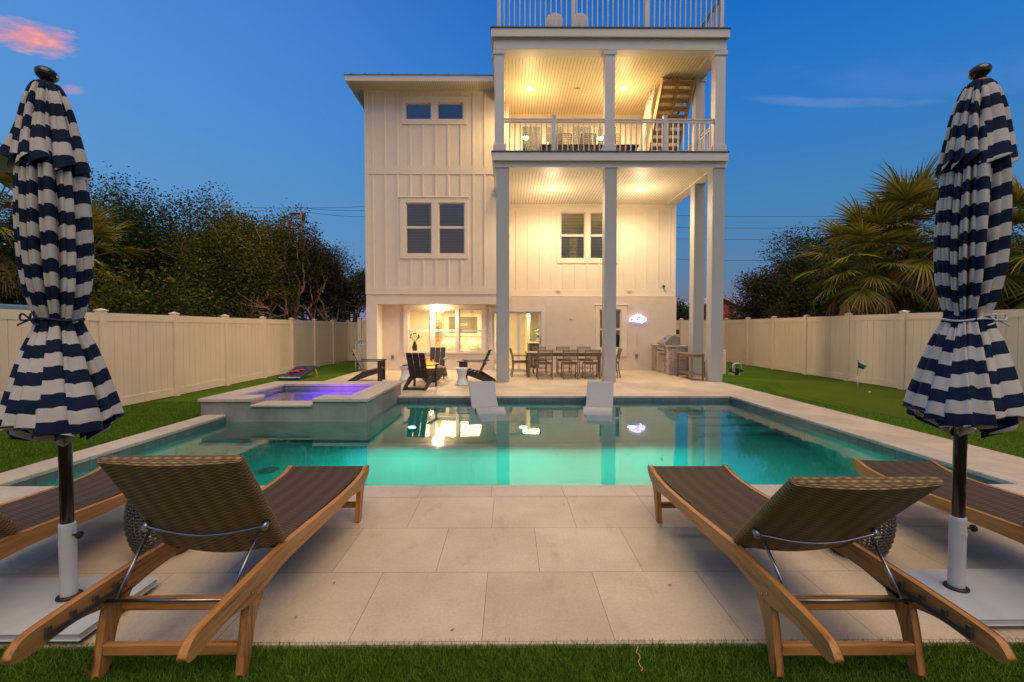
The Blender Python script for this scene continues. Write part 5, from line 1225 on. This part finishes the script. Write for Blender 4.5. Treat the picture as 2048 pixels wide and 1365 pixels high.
TL = [ # px of crown centre, distance, top py, spread, leaves, leafmat, bark, stems
 (95, 15.5, 405, 1.0, 13000, 'leaf_dark', 'bark', 'dark evergreen tree behind the left umbrella', {}),
 (205, 14.5, 400, 1.0, 15000, 'leaf_dark', 'barkdark', 'dark bushy evergreen just right of the left umbrella', {}),
 (268, 17.5, 392, .8, 11000, 'leaf_dark', 'bark', 'dark evergreen with thin open top twigs, third from the left umbrella', {'bare': .3}),
 (352, 16.5, 345, .62, 12000, 'leaf_dark', 'bark', 'tallest tree beyond the left fence with loose leafy tips against the sky', {'bare': .45}),
 (420, 19, 432, 1.0, 12000, 'leaf_dark', 'bark', 'low dense evergreen right of the tallest tree', {}),
 (470, 15.5, 425, 1.0, 12000, 'leaf_olive', 'barkpale', 'olive green tree with tangled pale branches', {}),
 (545, 17, 393, .95, 12000, 'leaf_olive', 'barkpale', 'round topped olive tree with many bare pale limbs beneath', {'bare': .35}),
 (612, 18, 415, .9, 9000, 'leaf_brown', 'barkpale', 'brownish sparse tree with orange lit twisting trunks', {'bare': .4}),
 (670, 20, 470, .9, 8000, 'leaf_brown', 'barkpale', 'thin twiggy brown tree nearest the house on the left', {'bare': .4}),
 (712, 23, 520, .8, 6000, 'leaf_brown', 'bark', 'small twiggy tree touching the left corner of the house', {'bare': .4}),
 (150, 20, 470, 1.1, 9000, 'leaf_dark', 'barkdark', 'far dark tree seen low between the left umbrella and the open topped evergreen', {}),
 (330, 23, 455, 1.1, 9000, 'leaf_dark', 'barkdark', 'dark tree deep behind the tallest tree', {}),
 (500, 25, 470, 1.1, 9000, 'leaf_dark', 'barkdark', 'dark tree deep behind the olive green tree', {}),
 (610, 26, 480, 1.1, 9000, 'leaf_dark', 'barkdark', 'dark tree deep behind the brownish tree', {}),
]
for k, (px, d_, py, sp_, nl, lm, bm, lab, kw) in enumerate(TL):
    x_, z_ = XZ(px, py, d_)
    tree(lab, x_, d_, z_+.08, sp_, nl, lm, bm, 100+k, GT, leaf=.075+.0012*d_, stems=4, low=.12 if k > 9 or lm == 'leaf_dark' else .48, clump=.30, fx_=(-7.85, 21.9), **kw)
# leafy undergrowth along the fence line
def shrub(label, x, y, h, w, n, lm, seed, group, name='shrub'):
    rg = np.random.default_rng(seed); t = thing(name, label, 'shrub', (x, y, -.08), group=group)
    segs = []; cs = []
    for k in range(9):
        a = rg.uniform(0, 2*PI); e = np.array([math.cos(a)*w*.5*rg.random(), math.sin(a)*w*.35*rg.random(), h*rg.uniform(.5, .95)]); mid = e*.5+rg.normal(size=3)*.12
        segs.append(([np.zeros(3), mid, e], [.025, .018, .008])); cs.append(e); cs.append(mid)
    cs = np.array(cs); c_ = cs[rg.integers(0, len(cs), n)]+rg.normal(size=(n, 3))*np.array([w*.2, w*.18, h*.16]); c_[:, 2] = np.abs(c_[:, 2]-.05)+.03; lim = (9.9-x) if x > 0 else (-7.9-x)
    c_ = c_[c_[:, 0] > lim] if x > 0 else c_[c_[:, 0] < lim]; segs = [([np.array([max(p[0], lim) if x > 0 else min(p[0], lim), p[1], p[2]]) for p in ps], r_) for ps, r_ in segs]
    V, Fq = tubes_np(segs); mesh_np('stems', V, Fq, M['bark'], t, True)
    V, Fq = leaves_np(c_, .09, rg, .6); mesh_np('foliage', V, Fq, M[lm], t)
for k, (px, d_, h_, w_, lm, lab) in enumerate([(30, 13, 2.6, 2.2, 'leaf_dark', 'dark green shrub behind the fence at the far left edge'), (215, 11.4, 2.5, 1.6, 'leaf_olive', 'yellow green shrub peeking over the fence beside the left umbrella'), (300, 12.2, 2.6, 1.8, 'leaf_dark', 'dark glossy shrub under the tallest tree'),
        (365, 13.2, 2.7, 1.8, 'leaf_olive', 'olive shrub rising just above the fence right of the tallest tree'), (425, 14, 2.9, 2.0, 'leaf_dark', 'dark shrub low behind the fence under the olive green tree'), (500, 17, 3.0, 2.4, 'leaf_dark', 'dark shrub filling the gap under the round topped olive tree'), (690, 22, 3.4, 2.4, 'leaf_brown', 'brown shrub beside the left corner of the house'),
        (130, 12.5, 2.7, 2.4, 'leaf_dark', 'dark shrub hidden mostly by the left umbrella')]):
    shrub(lab, XZ(px, 630, d_)[0], d_, h_, w_, 6500, lm, 300+k, 'shrubs beyond the left fence')

def frond_mesh(seed, dead=False):
    "costapalmate fan: petiole along +x, fan of folded tapering blades; petiole 1.1, blades to .95"
    rg = random.Random(seed); vs = []; fs = []
    def strip(pts, ws, nrm):
        o = len(vs)
        for p, w_ in zip(pts, ws):
            vs.extend([p-nrm*w_, p+nrm*w_])
        for i in range(len(pts)-1): fs.append((o+2*i, o+2*i+1, o+2*i+3, o+2*i+2))
    pet = [Vector((.95*t, 0, .10*math.sin(t*PI*.6))) for t in (0, .25, .5, .75, 1)]
    strip(pet, [.03, .02, .016, .014, .012], Vector((0, 1, 0))); strip(pet, [.012]*5, Vector((0, 0, 1)))
    base = pet[-1]; nb = 34
    for k in range(nb):
        f = (k+.5)/nb*2-1; a = f*R(115 if not dead else 60); L_ = (.92-.25*abs(f))*rg.uniform(.9, 1.06); droop = rg.uniform(.25, .45)*(1 if not dead else 1.6)
        st_ = base+Vector((.12*(1-abs(f)), 0, .0)); d = Vector((math.cos(a), math.sin(a), .18*(1-f*f)))
        pts = []
        for i in range(5):
            s = i/4; pts.append(st_+d*(L_*s)+Vector((0, 0, -droop*s*s*L_-.06*abs(f)*s)))
        side = Vector((-math.sin(a), math.cos(a), .35*(1 if k % 2 else -1))).normalized()
        strip(pts, [.008, .022, .020, .012, .001], side)
    me = bpy.data.meshes.new('frond'); me.from_pydata([tuple(v) for v in vs], [], fs); me.materials.append(M['frond_dead' if dead else 'frond']); return me
FR = [frond_mesh(s) for s in (1, 2, 3)]; FD = [frond_mesh(s, True) for s in (7, 8)]
def palm(label, x, y, zc, seed, n=30, sc=1.0, dead_bias=None, vines=True):
    rg = random.Random(seed); t = thing('palm_tree', label, 'palm tree', (x, y, -.08), group='sabal palms with fan fronds')
    m = MB(); H_ = zc+.08
    m.tube([(x, y, -.08), (x+.03, y, H_*.5), (x, y, zc)], [.17, .155, .15], 14)
    for k in range(int(H_*26)):
        z = .1+rg.random()*(H_-.35); a = rg.uniform(0, 2*PI); L_ = rg.uniform(.16, .36)
        p = Vector((x+.14*math.cos(a), y+.14*math.sin(a), z)); q = p+Vector((math.cos(a)*L_*.8, math.sin(a)*L_*.8, L_*.75)); m.obox(p, q, .07, .025, w1=.03, h1=.012)
    m.build('trunk', M['palmbark'], t)
    for k in range(n):
        f = (k+.5)/n; el = R(80-150*f**.9); a = k*2.39996+rg.uniform(-.3, .3); s = sc*rg.uniform(.85, 1.1)
        dead = f > .84
        o = bpy.data.objects.new('frond', (FD if dead else FR)[k % (2 if dead else 3)]); C.objects.link(o); o.parent = t
        o.location = (0, 0, zc+.08+.15*math.sin(el)); o.rotation_euler = (rg.uniform(-.25, .25), -el, a); o.scale = (s,)*3
    if vines:
        r2 = np.random.default_rng(seed); n_ = 1600; a = r2.uniform(0, 2*PI, n_); z = r2.uniform(.2, zc*.85, n_); c_ = np.stack([.3*np.cos(a), .3*np.sin(a), z], 1)+r2.normal(size=(n_, 3))*.12
        V, Fq = leaves_np(c_, .10, r2, .8); mesh_np('climbing_vine', V, Fq, M['leaf_bright'], t)
    return t
def pal(px, py, d_, *a, **k): x_, z_ = XZ(px, py, d_); return x_, d_, z_
x_, y_, z_ = pal(1822, 478, 13.2); palm('large sabal palm with ivy on its trunk beside the right umbrella', x_, y_, z_, 41, 54, 1.10)
x_, y_, z_ = pal(1735, 525, 13.4); palm('lower sabal palm with brown drooping fronds left of the large one', x_, y_, z_, 42, 40, 1.0, vines=False)
x_, y_, z_ = pal(2075, 500, 12.5); palm('sabal palm at the far right edge behind the right umbrella', x_, y_, z_, 43, 34, 1.3)
x_, y_, z_ = pal(-15, 440, 12.5); palm('sabal palm at the far left edge behind the left umbrella', x_, y_, z_, 44, 30, 1.15)
x_, y_, z_ = pal(175, 520, 12.9); palm('dark fan palm low against the evergreens right of the left umbrella', x_, y_, z_, 45, 20, .9, vines=False)
GR = 'twiggy trees beyond the right fence'
TR = [(1552, 22, 545, .6, 900, 'leaf_brown', 'barkdark', 'bare wind bent tree leaning left against the sky beside the red house', dict(bare=.5, lean=(-.25, 0))),
 (1612, 20, 508, .8, 8000, 'leaf_brown', 'barkdark', 'dark twiggy bush tree right of the bare leaning tree', dict(bare=.2)),
 (1635, 18, 470, .95, 11000, 'leaf_brown', 'bark', 'brown green tree with its top just touching the palm fronds', dict(bare=.15)),
 (1690, 17, 440, .95, 12000, 'leaf_dark', 'bark', 'dense dark tree directly behind the lower sabal palm', {}),
 (1780, 18, 425, .9, 12000, 'leaf_dark', 'bark', 'dark tree behind the large sabal palm', {}),
 (1900, 17, 430, 1.0, 11000, 'leaf_dark', 'barkdark', 'dark tree hidden mostly behind the right umbrella', {}),
 (2010, 16, 440, 1.0, 11000, 'leaf_dark', 'barkdark', 'dark tree at the right edge behind the umbrella', {}),
 (1650, 26, 560, .9, 9000, 'leaf_dark', 'barkdark', 'low dark tree deep behind the twiggy trees on the right', {}),
 (1740, 24, 520, 1.1, 9000, 'leaf_dark', 'barkdark', 'low dark tree deep behind the palms', {}),
 (1372, 34, 596, 1.1, 5000, 'leaf_dark', 'barkdark', 'small dark tree seen between the right hand columns', {})]
for k, (px, d_, py, sp_, nl, lm, bm, lab, kw) in enumerate(TR):
    x_, z_ = XZ(px, py, d_); tree(lab, x_, d_, z_+.08, sp_, nl, lm, bm, 200+k, GR, leaf=.075+.0012*d_, stems=5, low=.08, clump=.26, fx_=(9.85, 20.4), **kw)
for k, (px, d_, h_, w_, lm, lab) in enumerate([(1600, 17, 2.7, 1.6, 'leaf_brown', 'brown shrub behind the right fence under the twiggy bush tree'), (1650, 15, 2.9, 2.2, 'leaf_dark', 'dark shrub behind the right fence under the lower palm'), (1720, 14.5, 3.0, 2.0, 'leaf_dark', 'dark shrub between the two sabal palms'), (1860, 13.6, 3.2, 2.2, 'leaf_bright', 'bright green leafy shrub at the foot of the large palm'), (2030, 13, 3.0, 2.4, 'leaf_dark', 'dark shrub at the right edge behind the fence')]):
    shrub(lab, XZ(px, 630, d_)[0], d_, h_, w_, 6500, lm, 400+k, 'shrubs beyond the right fence')

# ------------------------------------------------------------------ neighbours, poles, wires
t = thing('neighbour_house', 'small red clapboard house with a pale roof edge beyond the right fence', 'house', (19, 41, 0)); Yh = 40
x0, zp = XZ(1440, 596, Yh); x1, ze = XZ(1478, 614, Yh); zlow = XZ(1478, 640, Yh)[1]
m = MB(); m.prism([(x0-3.6, -.08), (x1, -.08), (x1, ze), (x0, zp), (x0-3.6, zp-1.6)], Yh, Yh+7, 'Y'); m.build('wall', M['redhouse'], t)
m = MB(); m.obox((x0, Yh+3.5, zp+.08), (x1+.5, Yh+3.5, ze-.12), 7.6, .14, up=(0, 0, 1)); m.obox((x0, Yh+3.5, zp+.08), (x0-3.8, Yh+3.5, zp-1.55), 7.6, .14); m.build('roof', M['column'], t)
xa, za = XZ(1467, 618, Yh); xb, zb_ = XZ(1474, 626, Yh); m = MB(); m.box(xa, xb, Yh-.06, Yh-.001, zb_, za); wi = m.build('window', M['trim'], t); m = MB(); m.box(xa+.05, (xa+xb)/2-.02, Yh-.07, Yh-.061, zb_+.05, za-.05); m.box((xa+xb)/2+.02, xb-.05, Yh-.07, Yh-.061, zb_+.05, za-.05); m.build('pane', M['blind'], wi)
m = MB(); m.box(x0-1, x1-.2, Yh-.03, Yh-.001, 2.15, 2.28); m.build('trim_board', M['column'], t)
t = thing('porch_shelter', 'small dark porch with white rail beside the red house', 'porch', (x1+1.5, 42, 0))
m = MB(); m.box(x1+.1, x1+1.9, 40.5, 43, 2.9, 3.3); m.build('roof', M['wire'], t); m = MB(); m.box(x1+.1, x1+2.8, 40.45, 40.5, 2.1, 2.25); m.box(x1+.8, x1+.95, 40.5, 40.6, -.08, 2.9); m.build('rail', M['whitem'], t)
t = thing('neighbour_shed', 'low blue grey shed roof showing over the fence at the far left edge', 'shed', (-11.5, 10, 0)); xs0 = XZ(-60, 612, 9.4)[0]; xs1 = XZ(46, 620, 9.4)[0]
m = MB(); m.box(xs0, xs1-.25, 9.5, 12, -.08, 1.88); m.build('wall', M['wire'], t)
m = MB(); m.prism([(xs0, 1.89), (xs1, 1.885), (xs1, 1.93), (xs0, 2.03)], 9.4, 12.2, 'Y'); m.build('roof', mat('blue_metal_roof', (.16, .27, .36), .4, .1), t)
xp, zp_ = XZ(602, 424, 42); t = thing('utility_pole', 'brown wooden utility pole with crossarm behind the trees on the left', 'utility pole', (xp, 42, -.08))
m = MB(); m.tube([(xp, 42, -.08), (xp, 42, zp_)], [.16, .12], 10); m.build('pole', M['barkpale'], t); m = MB(); m.box(xp-1.0, xp+.4, 41.9, 42.05, zp_-.3, zp_-.1); m.tube([(xp+.3, 41.8, zp_-.9), (xp+.3, 41.8, zp_-.2)], .15, 10); m.build('crossarm', M['barkdark'], t)
WG = 'power lines across the sky'
def wire(p0, p1, Y, lab, Y2=None):
    Y2 = Y2 or Y; a = XZ(*p0, Y); c_ = XZ(*p1, Y2); A = Vector((a[0], Y, a[1])); B = Vector((c_[0], Y2, c_[1])); m = MB(); m.tube([A.lerp(B, s)+Vector((0, 0, -.5*4*s*(1-s)*.3)) for s in [k/16 for k in range(17)]], .017, 5, cap=False)
    tag(m.build('power_line', M['wire']), lab, 'power line', WG)
for (a, c_, lab) in (((1344, 431), (1760, 431), 'highest power line right of the house'), ((1344, 455), (1760, 452), 'second power line down right of the house'), ((1344, 478), (1760, 474), 'third power line down right of the house'), ((1344, 518), (1640, 519), 'lowest power line right of the house')): wire(a, c_, 45, lab)
for (a, c_, lab) in (((410, 413), (740, 413.5), 'highest power line left of the house'), ((600, 415), (740, 421), 'second power line left of the house'), ((600, 422), (740, 434), 'lowest power line left of the house')): wire(a, c_, 42, lab)

# ------------------------------------------------------------------ turf blades
def turf(name, n, xr, yr, z, h, w, seed, clip=None):
    rg = np.random.default_rng(seed); x = rg.uniform(*xr, n); y = rg.uniform(yr[0], yr[1], n)
    if clip is not None: k = clip(x, y); x, y = x[k], y[k]; n = len(x)
    a = rg.uniform(0, 2*PI, n); hh = h*rg.uniform(.55, 1.2, n); bend = rg.normal(size=(n, 2))*h*.45; ww = w*rg.uniform(.7, 1.2, n)
    dx, dy = np.cos(a)*ww, np.sin(a)*ww; zz = np.full(n, z); 
    V = np.stack([np.stack([x-dx, y-dy, zz], 1), np.stack([x+dx, y+dy, zz], 1), np.stack([x+dx*.8+bend[:, 0]*.4, y+dy*.8+bend[:, 1]*.4, zz+hh*.6], 1), np.stack([x-dx*.8+bend[:, 0]*.4, y-dy*.8+bend[:, 1]*.4, zz+hh*.6], 1),
                  np.stack([x+dx*.1+bend[:, 0], y+dy*.1+bend[:, 1], zz+hh], 1), np.stack([x-dx*.1+bend[:, 0], y-dy*.1+bend[:, 1], zz+hh], 1)], 1).reshape(-1, 3)
    i = np.arange(n)[:, None]*6; Fq = np.concatenate([i+np.array([0, 1, 2, 3]), i+np.array([3, 2, 4, 5])])
    o = mesh_np(name, V, Fq, M['blade']); o['kind'] = 'stuff'; return o
turf('grass', 95000, (-2.9, 3.1), (1.62, 2.128), -.022, .034, .0016, 1)
turf('grass', 60000, (-7.55, -5.28), (3.6, 9.5), -.047, .036, .003, 2)
turf('grass', 45000, (5.96, 9.4), (4.5, 11.5), .002, .024, .003, 3, clip=lambda x, y: ((x-8.9)/2.7)**2+((y-9.6)/3.8)**2 > 1)
for k, (px, py, s_, lab) in enumerate(((1340, 1172, .016, 'tiny dry leaf on the paving between the loungers, right of centre'), (668, 1168, .013, 'tiny dark leaf scrap on the paving beside the left lounger'), (592, 1237, .010, 'tiny dark crumb on the paving right behind the left lounger leg'), (1128, 1010, .018, 'small curled leaf on the paving close to the pool edge'), (905, 1262, .014, 'small dry leaf on the paving near the turf edge'))):
    v = ray(px, py); t_ = -CH/v.z; p = Vector((v.x*t_, v.y*t_, .004)); a = k*1.7; d = Vector((math.cos(a), math.sin(a), 0)); q = Vector((-d.y, d.x, 0))
    m = MB(); m.add([p-d*s_, p-q*s_*.4+Vector((0, 0, .004)), p+d*s_+Vector((0, 0, .005)), p+q*s_*.4+Vector((0, 0, .002))], [(0, 1, 2), (0, 2, 3)]); tag(m.build('fallen_leaf', M['bark']), lab, 'fallen leaf', 'dry leaves on the paving')
# wilted vine scrap on the turf
m = MB(); rg = random.Random(2); pts = []
for k in range(12): pts.append((UX(1274, 2.0, 1325)+.006*math.sin(k*1.3)+.002*k, 1.93+.014*k, .012+.004*math.sin(k*2)))
m.tube(arc_pts(pts, 3), .0022, 5); tag(m.build('dry_twig', M['yellowwood']), 'thin pale dry tendril lying on the turf in front of the right lounger', 'twig')
# light of the underwater lamps that leaves the smooth water: sharp refractive caustics
for o in bpy.data.objects:
    if o.name == 'pool_water': o.cycles.is_caustics_caster = True
    if o.type == 'LIGHT' and o.name.startswith('beam'): o.data.cycles.is_caustics_light = True
    r_ = o
    while r_.parent: r_ = r_.parent
    if o.type == 'MESH' and r_.name.split('.')[0] in ('hot_tub', 'patio_umbrella', 'pool_lounger', 'waterline_tiles', 'pool_coping'): o.cycles.is_caustics_receiver = True
